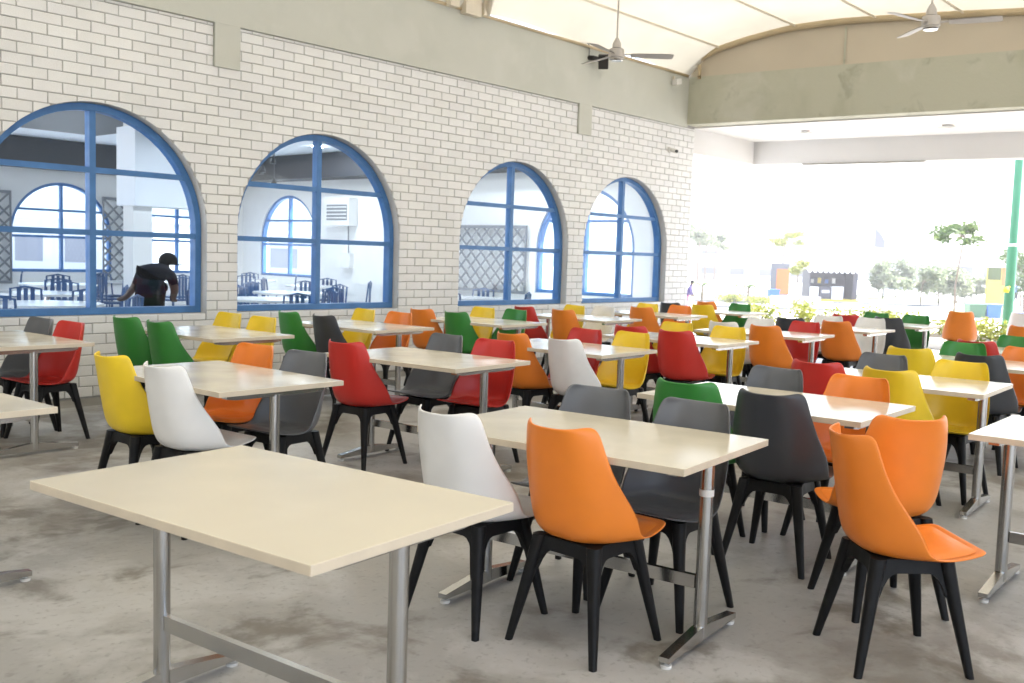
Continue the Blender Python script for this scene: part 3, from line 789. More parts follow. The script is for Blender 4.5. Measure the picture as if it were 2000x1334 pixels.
b = MB(); b.lathe([(.0275, .575), (.028, .576), (.028, .600), (.0275, .601)], (0, -(TL/2-.085), 0), 18)
t2 = [o for o in COL.objects if o.get('label') == TABLES['T2'][3]][0]; b.build('tape_band', M['rubber_white'], t2)
# colour, facing (F: +x, B: -x), x, y, table
CHAIRS = [('grey','B',3.13,7.75,'T13'),('red','B',3.16,7.30,'T13'),('green','F',4.17,7.74,'T15'),('green','F',4.17,7.19,'T15'),('yellow','B',4.83,7.80,'T15'),('yellow','B',4.81,7.24,'T15'),
 ('yellow','F',2.76,5.13,'T3'),('white','F',2.74,4.57,'T3'),('orange','B',3.33,5.17,'T3'),('grey','B',3.34,4.66,'T3'),
 ('green','F',5.86,7.82,'T16'),('dark','F',5.86,7.29,'T16'),('yellow','B',6.46,7.88,'T16'),('orange','B',6.46,7.32,'T16'),
 ('red','F',4.36,5.15,'T4'),('grey','B',4.98,5.18,'T4'),('red','B',4.98,4.66,'T4'),
 ('orange','F',7.50,7.75,'T17'),('green','F',7.50,7.22,'T17'),('yellow','B',8.06,7.68,'T17'),('green','B',8.12,7.26,'T17'),
 ('red','F',9.15,7.69,'T18'),('orange','F',9.12,7.09,'T18'),('yellow','B',9.70,7.66,'T18'),('white','B',9.95,7.38,'T18'),
 ('orange','F',5.96,5.07,'T5'),('white','F',5.94,4.53,'T5'),('red','B',6.50,5.04,'T5'),('yellow','B',6.58,4.62,'T5'),
 ('orange','F',10.72,7.1,'T19'),('yellow','B',11.28,7.6,'T19'),('orange','B',11.35,7.12,'T19'),
 ('dark','F',12.34,7.69,'T20'),('yellow','F',12.36,7.18,'T20'),('green','B',12.95,7.10,'T20'),('orange','F',13.40,7.72,'T20x'),
 ('red','F',7.62,5.13,'T6'),('red','F',7.54,4.60,'T6'),('yellow','B',8.10,5.13,'T6'),('yellow','B',8.10,4.57,'T6'),
 ('white','F',9.14,5.02,'T7'),('white','B',9.75,5.12,'T7'),('orange','F',9.05,4.51,'T7'),('red','B',9.70,4.58,'T7'),
 ('dark','F',10.66,5.04,'T8'),('orange','F',10.64,4.48,'T8'),('white','B',11.25,4.98,'T8'),('white','B',11.35,4.52,'T8'),
 ('red','F',12.22,5.06,'T9'),('dark','F',12.18,4.51,'T9'),('green','B',12.82,5.04,'T9'),('green','B',12.80,4.51,'T9'),
 ('yellow','F',7.80,2.69,'T24'),('dark','F',7.74,2.16,'T24'),('green','B',8.43,2.57,'T24'),('orange','B',8.38,2.10,'T24'),
 ('red','F',9.17,2.59,'T25'),('green','B',9.83,2.53,'T25'),
 ('red','F',6.09,2.65,'T11'),('yellow','F',6.07,2.17,'T11'),('grey','B',6.64,2.58,'T11'),('yellow','B',6.61,2.05,'T11'),
 ('green','F',4.48,2.63,'T10'),('dark','F',4.46,2.15,'T10'),('grey','B',5.10,2.61,'T10'),('orange','B',5.10,2.12,'T10'),
 ('white','F',2.86,2.67,'T2'),('orange','F',2.96,2.19,'T2'),('grey','B',3.50,2.67,'T2'),('grey','B',3.49,2.17,'T2')]
TNAME = {'T2': 'second front-row table', 'T10': 'third front-row table', 'T11': 'fourth front-row table', 'T24': 'fifth front-row table', 'T25': 'last front-row table',
 'T3': 'middle-row table left of the red chair pair', 'T4': 'middle-row table with three chairs', 'T5': 'middle-row table before the third window', 'T6': 'red and yellow middle-row table',
 'T7': 'third middle-row table from the garden', 'T8': 'second middle-row table from the garden', 'T9': 'middle-row table closest to the garden',
 'T13': 'shiny table under the person window', 'T15': 'green and yellow wall-row table', 'T16': 'wall-row table under the second window', 'T17': 'wall-row table between second and third windows',
 'T18': 'wall-row table under the third window', 'T19': 'second wall-row table from the garden', 'T20': 'wall-row table closest to the garden', 'T20x': 'wall-row end'}
rng = random.Random(11)
for i, (c, fc, x, y, t) in enumerate(CHAIRS):
    mates = [q for q in CHAIRS if q[4] == t and q[0] == c and q is not CHAIRS[i]]
    lb = f"{CNAME[c]} shell chair at the {TNAME[t]}"
    if mates:
        if any(q[1] != fc for q in mates): lb += ', garden side' if fc == 'B' else ', inner side'
        same = [q for q in mates if q[1] == fc]
        if same: lb += ', nearer the brick wall' if y > same[0][3] else ', farther from the brick wall'
    if t == 'T20x': lb = 'orange shell chair standing free by the wall, behind the yellow chair'
    a = (0 if fc == 'F' else math.pi) + R_(rng.uniform(-5, 5)) + (R_(4) if x < 5 else 0)
    chair(c, x, y, a, lb)
chair('orange', 3.67, 1.29, R_(-45), 'orange shell chair pulled out and turned, seat fully visible')
chair('orange', 4.20, 1.55, R_(50), 'orange shell chair seen from behind beside the turned orange chair')
chair('orange', 15.2, 4.64, math.atan2(4.64, 15.2), 'orange shell chair alone at the terrace edge with its back turned')
chair('white', 16.16, 4.02, R_(6), 'off white shell chair at the terrace edge by the green post')
chair('orange', 12.2, 2.98, R_(0), 'orange shell chair beside the off white chair near the green post')

# ------------------------------------------------------------------ small fittings
def fan(loc, rods, turn, label):
    r = tag(empty('ceiling_fan', loc), label, 'fan', 'ceiling fans under the membrane')
    b = MB(); b.tube([(0, 0, .12), (0, 0, rods)], .011, 8); b.build('down_rod', M['fan_backlit'], r)
    b = MB(); b.lathe([(.02, .2), (.05, .14), (.055, .09), (.035, .08)], n=20); b.build('rod_cup', M['fan_backlit'], r, angle=40)
    b = MB(); b.lathe([(.03, .085), (.085, .075), (.092, .05), (.092, -.02), (.08, -.03), (.08, -.045), (.0, -.05)], n=28); b.build('motor', M['fan_backlit'], r, angle=40)
    b = MB(); b.lathe([(0, -.062), (.07, -.06), (.075, -.0505)], n=24); b.build('cap', M['steel'], r)
    for k in range(3):
        a = R_(turn+120*k); Mx = Matrix.Rotation(a, 4, 'Z') @ Matrix.Rotation(R_(-12), 4, 'X')
        b = MB()
        for (x0, w0_, x1, w1_) in ((.17, .05, .30, .062), (.30, .062, .62, .068), (.62, .068, .665, .055)):
            b.quad(*[Mx @ Vector(p) for p in ((x0, -w0_, .012), (x1, -w1_, .012), (x1, w1_, .012), (x0, w0_, .012))]); b.quad(*[Mx @ Vector(p) for p in ((x0, -w0_, .006), (x1, -w1_, .006), (x1, w1_, .006), (x0, w0_, .006))])
        bl = b.build('blade', M['fan_backlit'], r)
        b = MB(); b.box(.08, .2, -.018, .018, .013, .02, Mx); b.build('blade_arm', M['fan_backlit'], bl)
    return r
p = at(1204, 109, 11.6); fan(p, 1.40, 191.5, 'white ceiling fan hanging in front of the black wall speaker')
p = at(1818, 47, 10.2); fan(p, 1.15, -75, 'white ceiling fan hanging in front of the curved fascia')
sp = tag(empty('wall_speaker', (11.80, D-.03, 4.30)), 'small black loudspeaker mounted on the plastered beam', 'speaker')
b = MB(); b.box(-.062, .062, -.07, .07, -.1, .1, Matrix.Translation((.03, -.17, 0)) @ Matrix.Rotation(R_(32), 4, 'Z') @ Matrix.Rotation(R_(-20), 4, 'Y')); o = b.build('cabinet', M['blackbox'], sp)
b = MB(); b.tube([(-.1, -.0, .05), (-.1, -.08, .04), (-.02, -.14, .02)], .035, 10); b.build('bracket', M['blackbox'], sp)
b = MB(); b.tube([(-.1, -.0, .08), (-.12, -.02, .22), (-.22, -.006, .27), (-.3, -.005, .21)], .006, 5); b.build('cable', M['lattice'], sp)
sc_ = tag(empty('security_camera', (13.99, D, 3.255)), 'small white security camera on the brick wall', 'camera')
b = MB(); b.lathe([(.05, 0), (.05, .03), (.02, .04)], n=14); o = b.build('mount', M['rubber_white'], sc_); o.rotation_euler = (R_(90), 0, 0)
b = MB(); b.tube([(0, -.04, 0), (-.04, -.16, -.03)], .035, 12); b.build('housing', M['rubber_white'], sc_)
b = MB(); b.tube([(-.041, -.161, -.03), (-.046, -.178, -.034)], .027, 12); b.build('lens', M['blackbox'], sc_)
fl = tag(empty('flood_light', (13.95, D-.03, 4.33)), 'small white flood light in the corner under the membrane', 'lamp')
b = MB(); b.box(-.06, .09, -.12, -.03, -.04, .05, Matrix.Rotation(R_(-14), 4, 'Y')); b.build('lamp_head', M['rubber_white'], fl)
b = MB(); b.box(-.01, .01, -.04, 0, .0, .1); b.build('arm', M['steel_white'], fl)

# ------------------------------------------------------------------ people
def skin_person(name, loc, joints, edges, rad, colour_fn, mats, label, scale=1.0, levels=2):
    me = bpy.data.meshes.new(name); me.from_pydata([Vector(j)*scale for j in joints], edges, [])
    o = bpy.data.objects.new('tmp', me); COL.objects.link(o)
    m = o.modifiers.new('k', 'SKIN'); m.use_smooth_shade = True
    for i, v in enumerate(me.skin_vertices[0].data):
        rr = rad[i]; v.radius = (rr*scale, rr*scale) if not isinstance(rr, tuple) else (rr[0]*scale, rr[1]*scale)
        v.use_root = (i == 0)
    me2 = bake(o, levels=levels)
    for m_ in mats: me2.materials.append(m_)
    for p_ in me2.polygons: p_.material_index = colour_fn(p_.center/scale); p_.use_smooth = True
    root = tag(empty('person', loc), label, 'person')
    link('body', me2, None, root)
    return root
# stooping person behind the first window; local axes: x = to the right seen from the terrace, y = away
def frame(loc, ang): return Matrix.Translation(loc) @ Matrix.Rotation(ang, 4, 'Z')
J = [(0, .0, .80), (.0, .08, .93), (.01, .22, 1.07), (.04, .31, 1.14), (.10, .37, 1.17), (.13, .42, 1.205),
     (-.15, .30, 1.10), (-.23, .33, .92), (-.36, .42, .77), (-.44, .47, .735),
     (.22, .29, 1.05), (.25, .32, .87), (.20, .44, .765), (.19, .50, .74),
     (-.10, 0, .74), (-.12, .02, .42), (-.12, -.02, .06), (-.13, .10, .03), (.10, 0, .74), (.12, .03, .42), (.12, -.02, .06), (.13, .10, .03),
     (-.47, .52, .735), (-.42, .54, .735), (.17, .55, .735), (.22, .55, .735), (-.49,.48,.735), (.25,.50,.735)]
Eg = [(0,1),(1,2),(2,3),(3,4),(4,5),(3,6),(6,7),(7,8),(8,9),(3,10),(10,11),(11,12),(12,13),(0,14),(14,15),(15,16),(16,17),(0,18),(18,19),(19,20),(20,21),(9,22),(9,23),(13,24),(13,25),(9,26),(13,27)]
Rd = [(.18,.14),(.175,.13),(.19,.135),(.14,.11),.06,.095,.075,.055,.04,.036,.075,.055,.04,.036,.10,.07,.045,.04,.10,.07,.045,.04,.016,.016,.016,.016,.014,.014]
def cf(c):
    if c.z < .84 and abs(c.x) < .21 and c.y < .3: return 2
    if c.z > 1.16 and c.y > .36: return 0
    if (c.x < -.24 or c.x > .19) and c.z < .95: return 0
    return 1
pp = at(291, 560, 12.2)
ps = skin_person('person', (pp.x, pp.y, 0), J, Eg, Rd, cf, [M['skin_dark'], M['shirt_dark'], M['trousers_dark']], 'person in dark shirt and cap stooping over a table behind the glass')
ps.rotation_euler = (0, 0, R_(-40))
b = MB()
def capf(u, v):
    a = u*2*math.pi; t = v*math.pi*.62
    return (.145+.118*math.sin(t)*math.cos(a), .43+.13*math.sin(t)*math.sin(a), 1.235+.115*math.cos(t))
b.grid(capf, 20, 8); b.build('cap', M['cap_dark'], ps, smooth=True)
b = MB(); b.prism([(.05+.19*math.cos(a_), .50+.11*math.sin(a_)) for a_ in [i*math.pi/5 for i in range(10)]], 'z', 1.19, 1.20); o = b.build('cap_peak', M['cap_dark'], ps); o.location = (.1, .04, 0)
# people out in the garden
def stander(loc, ang, label, top, low, lean=0.0):
    J = [(0, 0, .88), (lean*.3, 0, 1.1), (lean*.7, 0, 1.32), (lean, 0, 1.42), (lean*1.1, 0, 1.52), (lean*1.2, .01, 1.60), (lean*.8, -.17, 1.33), (lean+.02, -.22, 1.08), (lean+.12, -.2, .88), (lean*.8, .17, 1.33), (lean+.02, .22, 1.08), (lean+.12, .2, .88),
         (0, -.09, .84), (.03, -.1, .46), (-.05, -.1, .06), (.07, -.1, .03), (0, .09, .84), (-.02, .1, .46), (.10, .1, .06), (.2, .1, .03)]
    Eg = [(0,1),(1,2),(2,3),(3,4),(4,5),(2,6),(6,7),(7,8),(2,9),(9,10),(10,11),(0,12),(12,13),(13,14),(14,15),(0,16),(16,17),(17,18),(18,19)]
    Rd = [(.12,.15),(.11,.14),(.11,.15),.06,.075,.095,.065,.045,.035,.065,.045,.035,.1,.07,.045,.04,.1,.07,.045,.04]
    def cf(c): return 0 if c.z > 1.45 or (abs(c.y) > .16 and c.z < .98) else (2 if c.z < .92 else 1)
    r = skin_person('person', loc, J, Eg, Rd, cf, [M['skin_dark'], top, low], label, levels=1); r.rotation_euler = (0, 0, ang)
    b = MB(); b.grid(lambda u, v: (lean*1.2+.1*math.sin(v*2)*math.cos(u*6.2832), .01+.1*math.sin(v*2)*math.sin(u*6.2832), 1.615+.1*math.cos(v*2)), 14, 6); b.build('hair', M['cap_dark'], r, smooth=True)
    return r
stander(on_ground(1343, 50), R_(-70), 'person in purple top and pink trousers out on the paving', M['purple'], M['pink'], .18)
stander(on_ground(1986, 85), R_(60), 'person in blue walking beyond the green post', M['bin_blue'], M['shirt_dark'], .03)

# ------------------------------------------------------------------ plants
def leaf_cloud(mb, centre, rx, ry, rz, n, size, rng, shell=.5):
    c = Vector(centre)
    for _ in range(n):
        d = Vector((rng.gauss(0, 1), rng.gauss(0, 1), rng.gauss(0, 1))).normalized()*(shell+(1-shell)*rng.random())
        p = c + Vector((d.x*rx, d.y*ry, d.z*rz)); s = size*rng.uniform(.6, 1.3)
        a = Vector((rng.gauss(0, 1), rng.gauss(0, 1), rng.gauss(0, .7))).normalized(); e = a.cross(Vector((rng.gauss(0, 1), rng.gauss(0, 1), rng.gauss(0, 1)))).normalized()
        mb.quad(p-a*s, p+e*s*.42-a*s*.1, p+a*s, p-e*s*.42+a*s*.1)
def tree(name, loc, h, crown, lf, size, label, n=900, group=None, seed=1, clumps=7, trunk=.05, spread=.75):
    rng = random.Random(seed); r = tag(empty(name, loc), label, 'tree', group)
    b = MB(); top = h-crown[2]
    pts = [(0, 0, 0), (.03*h*rng.uniform(-1, 1), .02*h, top*.5), (.02*h, .03*h*rng.uniform(-1, 1), top), (0, 0, h-crown[2]*.4)]
    b.tube(pts, [trunk, trunk*.8, trunk*.6, trunk*.25], 8)
    mb = MB()
    for k in range(clumps):
        a = rng.random()*6.28; q = rng.uniform(.2, spread); cc = (crown[0]*q*math.cos(a), crown[1]*q*math.sin(a), h-crown[2]+crown[2]*rng.uniform(-.55, .75))
        b.tube([pts[2], cc], [trunk*.35, trunk*.12], 5)
        leaf_cloud(mb, cc, crown[0]*.42, crown[1]*.42, crown[2]*.38, n//clumps, size, rng, .25)
    b.build('trunk', M['bark'], r, smooth=True); mb.build('crown', lf, r, fix=False)
    return r
def shrub(loc, rx, ry, h, lf, label, seed, n=420, size=.06, name='shrub', group=None):
    rng = random.Random(seed); r = tag(empty(name, loc), label, 'shrub', group)
    mb = MB()
    for k in range(6):
        leaf_cloud(mb, (rng.uniform(-.6, .6)*rx, rng.uniform(-.6, .6)*ry, h*rng.uniform(.35, .65)), rx*.5, ry*.5, h*.38, n//6, size, rng, .3)
    mb.build('foliage', lf, r, fix=False)
    b = MB()
    for k in range(5): b.tube([(rng.uniform(-.2, .2)*rx, rng.uniform(-.2, .2)*ry, 0), (rng.uniform(-.5, .5)*rx, rng.uniform(-.5, .5)*ry, h*.6)], [.012, .005], 5)
    b.build('stem', M['bark'], r); return r
# planter along the garden edge of the terrace
pl = tag(empty('planter_wall', (18.9, 1.0, -1.2)), 'low pale planter kerb along the garden edge of the terrace', 'planter')
b = MB(); b.box(-.45, -.3, -9, 9.5, 0, 1.33); b.box(2.2, 2.35, -9, 9.5, 0, 1.33); b.build('kerb', M['pale'], pl)
b = MB(); b.box(-.3, 2.2, -9, 9.5, 0, 1.25); b.build('soil', M['bark'], pl)
k = 0
for (y0, y1, st, hh, lb) in ((5.6, 10.2, .62, .62, 'low yellow green planter shrub'), (1.6, 5.3, .55, .8, 'tall yellow green planter shrub')):
    y = y0
    while y < y1:
        rg = random.Random(100+k); shrub((19.2+rg.uniform(-.1, 1.6), y, .05), .5, .45, hh*rg.uniform(.75, 1.15), M['leaf_a'], lb + ', ' + ['first','second','third','fourth','fifth','sixth','seventh','eighth','ninth'][int(round((y-y0)/st))] + ' from the green post', 200+k, 420, .055, group='shrubs in the terrace planter'); k += 1; y += st
# green post
g0 = at(1968, 617, 19.6)
gp = tag(empty('lamp_post', (g0.x, g0.y, -1.2)), 'green painted steel post with a pale collar at the garden edge', 'post')
b = MB(); b.tube([(0, 0, 0), (0, 0, 3.15)], .095, 18); b.build('lower_post', M['post_green'], gp, angle=40)
b = MB(); b.tube([(0, 0, 3.19), (0, 0, 7.0)], .078, 18); b.build('upper_post', M['post_green'], gp, angle=40)
b = MB(); b.lathe([(.098, 3.14), (.102, 3.17), (.08, 3.2)], n=18); b.build('collar', M['rubber_white'], gp)
b = MB(); b.tube([(-.1, -.02, 2.35), (-.27, -.02, 2.33)], .02, 6); b.lathe([(.05, 2.24), (.06, 2.3), (.03, 2.35)], (-.3, -.02, 0), 12); b.build('side_lamp', M['yellow_paint'], gp)

# ------------------------------------------------------------------ garden beyond
def ground_box(name, px, depth, wd, dp, h, mat_, label, cat, z=-1.2, rz=None, z0=0.0):
    p = on_ground(px, depth, z); r = tag(empty(name, p, YAW*-1 if rz is None else rz), label, cat)
    b = MB(); b.box(-wd/2, wd/2, -dp/2, dp/2, z0, h); b.build('body', mat_, r); return r
# kiosk (local x to the right, local -y towards the terrace)
kp = on_ground(1620, 75); ki = tag(empty('kiosk', kp, -YAW), 'dark open snack kiosk with white scalloped canopy', 'kiosk')
b = MB(); b.box(-1.8, 1.8, .9, 1.0, .15, 2.3); b.box(-1.8, -1.7, -.9, .9, .15, 2.3); b.box(1.45, 1.8, -.9, .9, .15, 2.3); b.build('wall', M['kiosk_dark'], ki)
b = MB(); b.box(-1.9, 1.9, -1.1, 1.05, 0, .16); b.build('base', M['yellow_paint'], ki)
b = MB(); b.box(-1.0, -.15, -.95, -.55, .16, 1.05); b.build('counter', M['kiosk_dark'], ki)
b = MB(); b.box(-.1, .75, -.95, -.5, .16, 1.1); b.build('counter', M['white_cloth'], ki)
b = MB(); b.box(-1.75, -1.1, -.95, -.5, .16, 1.05); b.build('counter', M['white_cloth'], ki)
b = MB(); b.box(-.85, -.3, -.98, -.955, .62, .82); b.build('sign', M['white_cloth'], ki)
b = MB()
b.prism([(-1.5, 2.35), (1.2, 2.35), (1.2, 2.75), (0, 3.25), (-1.5, 2.6)], 'x', -2.2, 2.2); b.build('canopy', M['white_cloth'], ki)
for i in range(11):
    b = MB(); x = -2.2+.2+i*.4; b.prism([(x-.2, 2.36), (x+.2, 2.36), (x+.12, 2.16), (x, 2.1), (x-.12, 2.16)], 'y', -1.52, -1.49); b.build('scallop', M['white_cloth'], ki)
for i in range(4):
    b = MB(); b.box(-1.2+i*.55, -.95+i*.55, .85, .89, 1.3, 1.3+.3+.1*(i % 2)); b.build('shelf_item', [M['white_cloth'], M['yellow_paint'], M['bin_blue'], M['white_cloth']][i], ki)
sg = tag(empty('sign_board', on_ground(1522, 72), -YAW), 'tall grey board with orange panel beside the kiosk', 'sign')
b = MB(); b.box(-.65, .65, -.06, .06, .4, 2.7); b.build('board', M['grey_far'], sg); b = MB(); b.box(-.25, .65, -.09, -.062, .5, 2.3); b.build('panel', M['orange_paint'], sg)
for x in (-.6, .6):
    b = MB(); b.box(x-.04, x+.04, -.04, .04, 0, .399); b.build('leg', M['grey_far'], sg)
def bin_(px, depth, m_, label, wd=.75, h=1.0, group=None):
    r = tag(empty('waste_bin', on_ground(px, depth), -YAW), label, 'bin', group)
    b = MB(); b.prism([(-wd*.42, 0), (wd*.42, 0), (wd/2, h*.9), (-wd/2, h*.9)], 'y', -.35, .35); b.build('body', m_, r)
    b = MB(); b.prism([(-wd*.54, h*.9), (wd*.54, h*.9), (wd*.5, h*.98), (-wd*.5, h*.98)], 'y', -.4, .4); b.build('lid', m_, r)
    for s in (-1, 1):
        b = MB(); b.tube([(s*wd*.43, .3, .1), (s*wd*.43+s*.05, .3, .1)], .1, 10); b.build('wheel', M['kiosk_dark'], r)
    return r
bin_(1511, 68, M['bin_blue'], 'blue waste bin beside the orange sign board', .7, .95)
bin_(1908, 56, M['bin_green'], 'green waste bin standing next to a blue one past the hedge', .95, .78)
bin_(1940, 56, M['bin_blue'], 'blue waste bin standing next to a green one past the hedge', .85, .80)
bin_(1996, 50, M['bin_blue'], 'blue waste bin behind the green post', .9, .62)
# white canopy roofs and low buildings
def canopy(px0, px1, depth, zt, label):
    p = on_ground((px0+px1)/2, depth); wd = (px1-px0)*depth/1934
    r = tag(empty('walkway_canopy', p, -YAW), label, 'canopy')
    b = MB(); b.box(-wd/2, wd/2, -1.8, 1.8, zt, zt+.35); b.build('roof', M['white_cloth'], r)
    n = max(2, int(wd/6))
    for i in range(n+1):
        b = MB(); x = -wd/2+.3+(wd-.6)*i/n; b.tube([(x, -1.5, 0), (x, -1.5, zt)], .09, 8); b.build('post', M['pale'], r)
canopy(1345, 1720, 92, 3.0, 'long white flat walkway canopy behind the kiosk')
canopy(1700, 1900, 100, 3.2, 'white walkway canopy behind the pale trees')
def building(px, depth, wd, dp, h, label, rows=2, cols=5, m_=None):
    r = tag(empty('building', on_ground(px, depth), -YAW), label, 'building')
    b = MB(); b.box(-wd/2, wd/2, 0, dp, 0, h); b.build('wall', m_ or M['pale'], r)
    b = MB(); b.box(-wd/2-.2, wd/2+.2, -.25, dp+.2, h, h+.3); b.build('roof', M['white_cloth'], r)
    for i in range(rows):
        for j in range(cols):
            x = -wd/2 + wd*(j+.5)/cols; z = h*(i+.35)/rows
            b = MB(); b.box(x-wd*.28/cols, x+wd*.28/cols, -.03, .02, z, z+h*.38/rows); b.build('window', M['grey_far'], r)
building(1440, 150, 22, 12, 5.0, 'low pale building far behind the walkway canopy')
building(1660, 190, 20, 14, 9.5, 'tall pale building faint in the distance', 3, 4)
building(1860, 120, 12, 8, 4.2, 'pale flat roofed building behind the young tree', 1, 4)
building(9, 60, 18, 8, 4.0, 'pale low building seen through the far room windows', 1, 6)
building(600, 70, 20, 8, 3.6, 'pale low building seen through the room end window', 1, 6)
mw = ground_box('mural_wall', 1948, 72, 1.6, .2, 2.9, M['yellow_paint'], 'yellow and orange painted panel wall by the green post', 'wall')
b = MB(); b.box(.2, .8, -.13, -.101, 1.6, 2.9); b.build('orange_patch', M['orange_paint'], mw)
b = MB(); b.box(-.8, .15, -.13, -.101, 2.0, 2.9); b.build('olive_patch', M['lawn'], mw)
ss = tag(empty('shade_sail', on_ground(1712, 95), -YAW), 'grey pointed shade sail on a thin mast', 'sail')
b = MB(); b.prism([(-.45, 4.6), (.5, 4.45), (.5, 5.2), (.2, 5.7), (-.45, 6.4)], 'y', -.02, .02); b.build('sail', M['grey_far'], ss)
b = MB(); b.tube([(-.5, 0, 0), (-.5, 0, 6.5)], .06, 8); b.build('mast', M['pale'], ss)
for px, d_, h_ in ((1453, 78, 7.2), (1790, 110, 9.0)):
    r = tag(empty('light_mast', on_ground(px, d_), -YAW), {1453: 'thin pale light mast left of the kiosk', 1790: 'thin pale light mast far behind the young tree'}[px], 'mast')
    b = MB(); b.tube([(0, 0, 0), (0, 0, h_)], [.07, .04], 8); b.build('pole', M['pale'], r); b = MB(); b.box(-.3, .3, -.1, .1, h_, h_+.12); b.build('lamp_head', M['pale'], r)
# lawns, low wall
for i, (px, d_, wd, dp) in enumerate(((1425, 76, 6, 18), (1760, 86, 9, 14), (1990, 62, 10, 12))):
    p = on_ground(px, d_, -1.2); b = MB(); b.box(-wd/2, wd/2, -dp/2, dp/2, .004, .03); o = b.build('lawn', M['lawn']); o.location = p; o.rotation_euler = (0, 0, -YAW); tag(o, kind='structure')
ground_box('low_wall', 1555, 60, 3.0, .3, .75, M['pale'], 'low pale wall panel in front of the kiosk', 'wall')
# kerbs and a far hill line
M['kerb'] = mat('kerb_grey', (.22, .22, .21), .8, noise=(.8, .2))
for i, (px, d_, wd, lb) in enumerate(((1440, 66, 9, 'grey kerb edging the lawn left of the kiosk'), (1740, 70, 8, 'grey kerb in front of the grey green trees'), (1560, 58, 12, 'long grey kerb crossing the paving before the kiosk'))):
    r = tag(empty('kerb', on_ground(px, d_), -YAW), lb, 'kerb'); b = MB(); b.box(-wd/2, wd/2, -.09, .09, 0, .14); b.build('kerb_stone', M['kerb'], r)
hm = MB(); hr = random.Random(9); hc = at(1650, 560, 330)
def hillf(u, v):
    x = (u-.5)*620; hgt = (13+5*math.sin(u*9)+3*math.sin(u*23+1)+1.5*math.sin(u*61))*math.sin(math.pi*v)
    return (x, (v-.5)*120, max(0, hgt)-.2)
hm.grid(hillf, 90, 10); ho = hm.build('hill', mat('hill_scrub', (.07, .09, .06), .9, noise=(.05, .3)), smooth=True); ho.location = (hc.x, hc.y, -1.2); ho.rotation_euler = (0, 0, -YAW); tag(ho, kind='structure')
# trees
ORD = ['first', 'second', 'third', 'fourth', 'fifth', 'sixth', 'seventh', 'eighth', 'ninth', 'tenth']
p = on_ground(1868, 40); tree('young_tree', p, 4.6, (1.0, 1.0, .62), M['leaf_b'], .13, 'slender young tree with a small dark leafy crown', 640, seed=15, clumps=11, trunk=.045, spread=1.0)
p = on_ground(1558, 66); tree('round_tree', p, 3.0, (1.0, 1.0, .55), M['leaf_a'], .1, 'small yellow green round tree beside the kiosk', 900, seed=6, clumps=8, trunk=.06)
p = on_ground(1530, 88); tree('round_tree', p, 5.6, (1.6, 1.6, .8), M['leaf_a'], .12, 'yellow green tree rising above the walkway canopy', 1500, seed=8, clumps=8, trunk=.08)
for i, (px, d_, h_, cr) in enumerate(((1725, 84, 3.2, 1.2), (1750, 90, 3.4, 1.5), (1800, 70, 3.0, 1.6), (1835, 74, 3.6, 1.7), (1870, 78, 3.1, 1.4), (1900, 82, 2.2, 1.3))):
    tree('grey_green_tree', on_ground(px, d_), h_, (cr*1.25, cr*1.25, h_*.44), M['leaf_c'], .17, f'pale grey green bushy tree, {ORD[i]} from the grey shade sail', 2200, 'trees across the garden road', 20+i, 9, .06)
for i, (px, d_) in enumerate(((2004, 55), (1996, 75))):
    tree('dense_tree', on_ground(px, d_), 3.9, (1.4, 1.4, 1.4), M['leaf_b'], .12, ['dense green tree just beyond the green post', 'dense green tree farther off behind the painted panel wall'][i], 1200, 'trees beyond the green post', 40+i, 9, .07)
for i, (px, d_) in enumerate(((1362, 115), (1377, 118), (1394, 121))):
    tree('distant_tree', on_ground(px, d_), 7.0-i*.45, (1.9, 1.9, 1.1), M['leaf_c'], .3, ['largest hazy distant tree crown beside the brick wall end', 'middle hazy distant tree crown behind the walkway canopy', 'smallest hazy distant tree crown behind the walkway canopy'][i], 700, 'distant trees', 50+i, 8, .12)
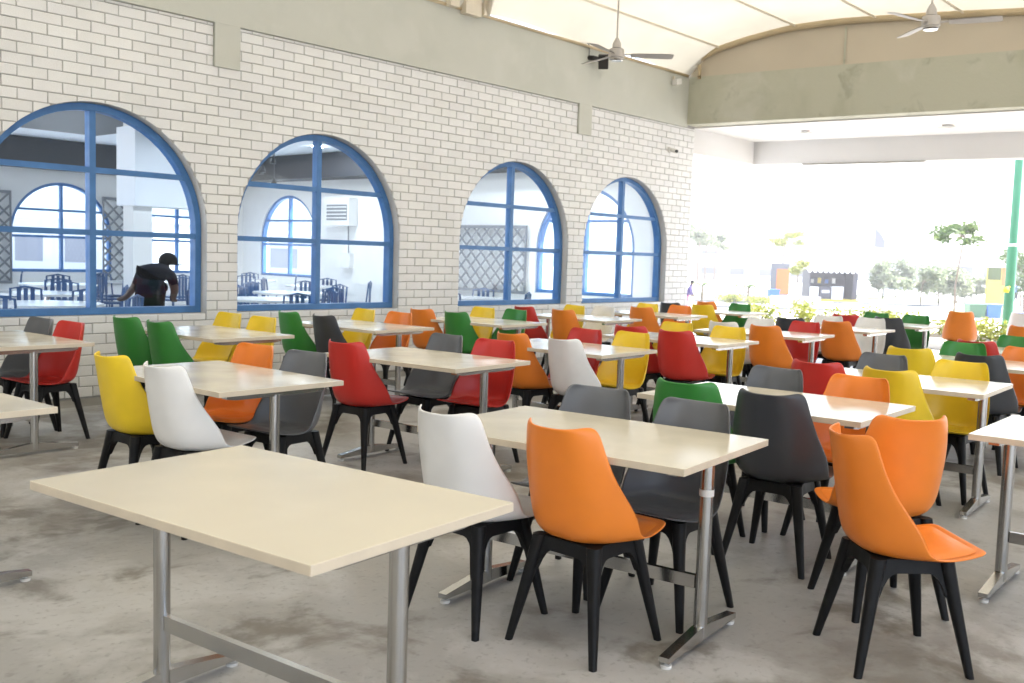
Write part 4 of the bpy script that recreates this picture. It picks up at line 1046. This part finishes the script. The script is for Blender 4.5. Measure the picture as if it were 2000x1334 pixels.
def palm(loc, h, label, seed):
    rng = random.Random(seed); r = tag(empty('palm', loc), label, 'palm', 'small palms on the lawn')
    b = MB(); b.tube([(0, 0, 0), (0, 0, h*.5)], [.1, .07], 8); b.build('trunk', M['bark'], r)
    for k in range(11):
        a = k*2*math.pi/11+rng.uniform(-.2, .2); L = h*.7*rng.uniform(.8, 1.1); mb = MB()
        for s in range(7):
            t0_, t1_ = s/7, (s+1)/7
            def P(t, sd): return Vector((math.cos(a)*L*t - math.sin(a)*sd, math.sin(a)*L*t + math.cos(a)*sd, h*.5+L*(.75*t-.85*t*t)))
            w_ = .16*math.sin(math.pi*min(.98, t0_*.9+.1)); w1_ = .16*math.sin(math.pi*min(.98, t1_*.9+.1))
            mb.quad(P(t0_, -w_), P(t1_, -w1_), P(t1_, 0)+Vector((0, 0, .04)), P(t0_, 0)+Vector((0, 0, .04))); mb.quad(P(t0_, 0)+Vector((0, 0, .04)), P(t1_, 0)+Vector((0, 0, .04)), P(t1_, w1_), P(t0_, w_))
        mb.build('frond', M['leaf_b'], r, fix=False)
palm(on_ground(1372, 62), 2.2, 'small green palm on the lawn by the brick wall end', 1)
palm(on_ground(1462, 66), 2.0, 'small green palm on the lawn left of the sign board', 2)
for i, (px, d_) in enumerate(((1420, 64), (1440, 64), (1475, 63), (1492, 62))):
    shrub(on_ground(px, d_), .9, .6, .75, M['leaf_a'], 'low yellow green bush on the far lawn edge', 300+i, 420, .08, 'shrub', 'bushes along the far lawn')
# ------------------------------------------------------------------ haze volume added to wash out the garden like glare
hz_m = bpy.data.materials.new('washout_haze'); hz_m.use_nodes = True; _n = hz_m.node_tree.nodes; _n.clear()
_o = _n.new('ShaderNodeOutputMaterial'); _v = _n.new('ShaderNodeVolumePrincipled')
_v.inputs['Color'].default_value = (.97, .98, 1, 1); _v.inputs['Density'].default_value = .0013; _v.inputs['Anisotropy'].default_value = .2
hz_m.node_tree.links.new(_v.outputs[0], _o.inputs['Volume'])
b = MB(); b.box(-1600, 1600, -1600, 1600, -2.3, 23.0); tag(b.build('haze', hz_m), 'thin added haze washing out the garden', 'haze', kind='stuff')
bpy.context.view_layer.update()
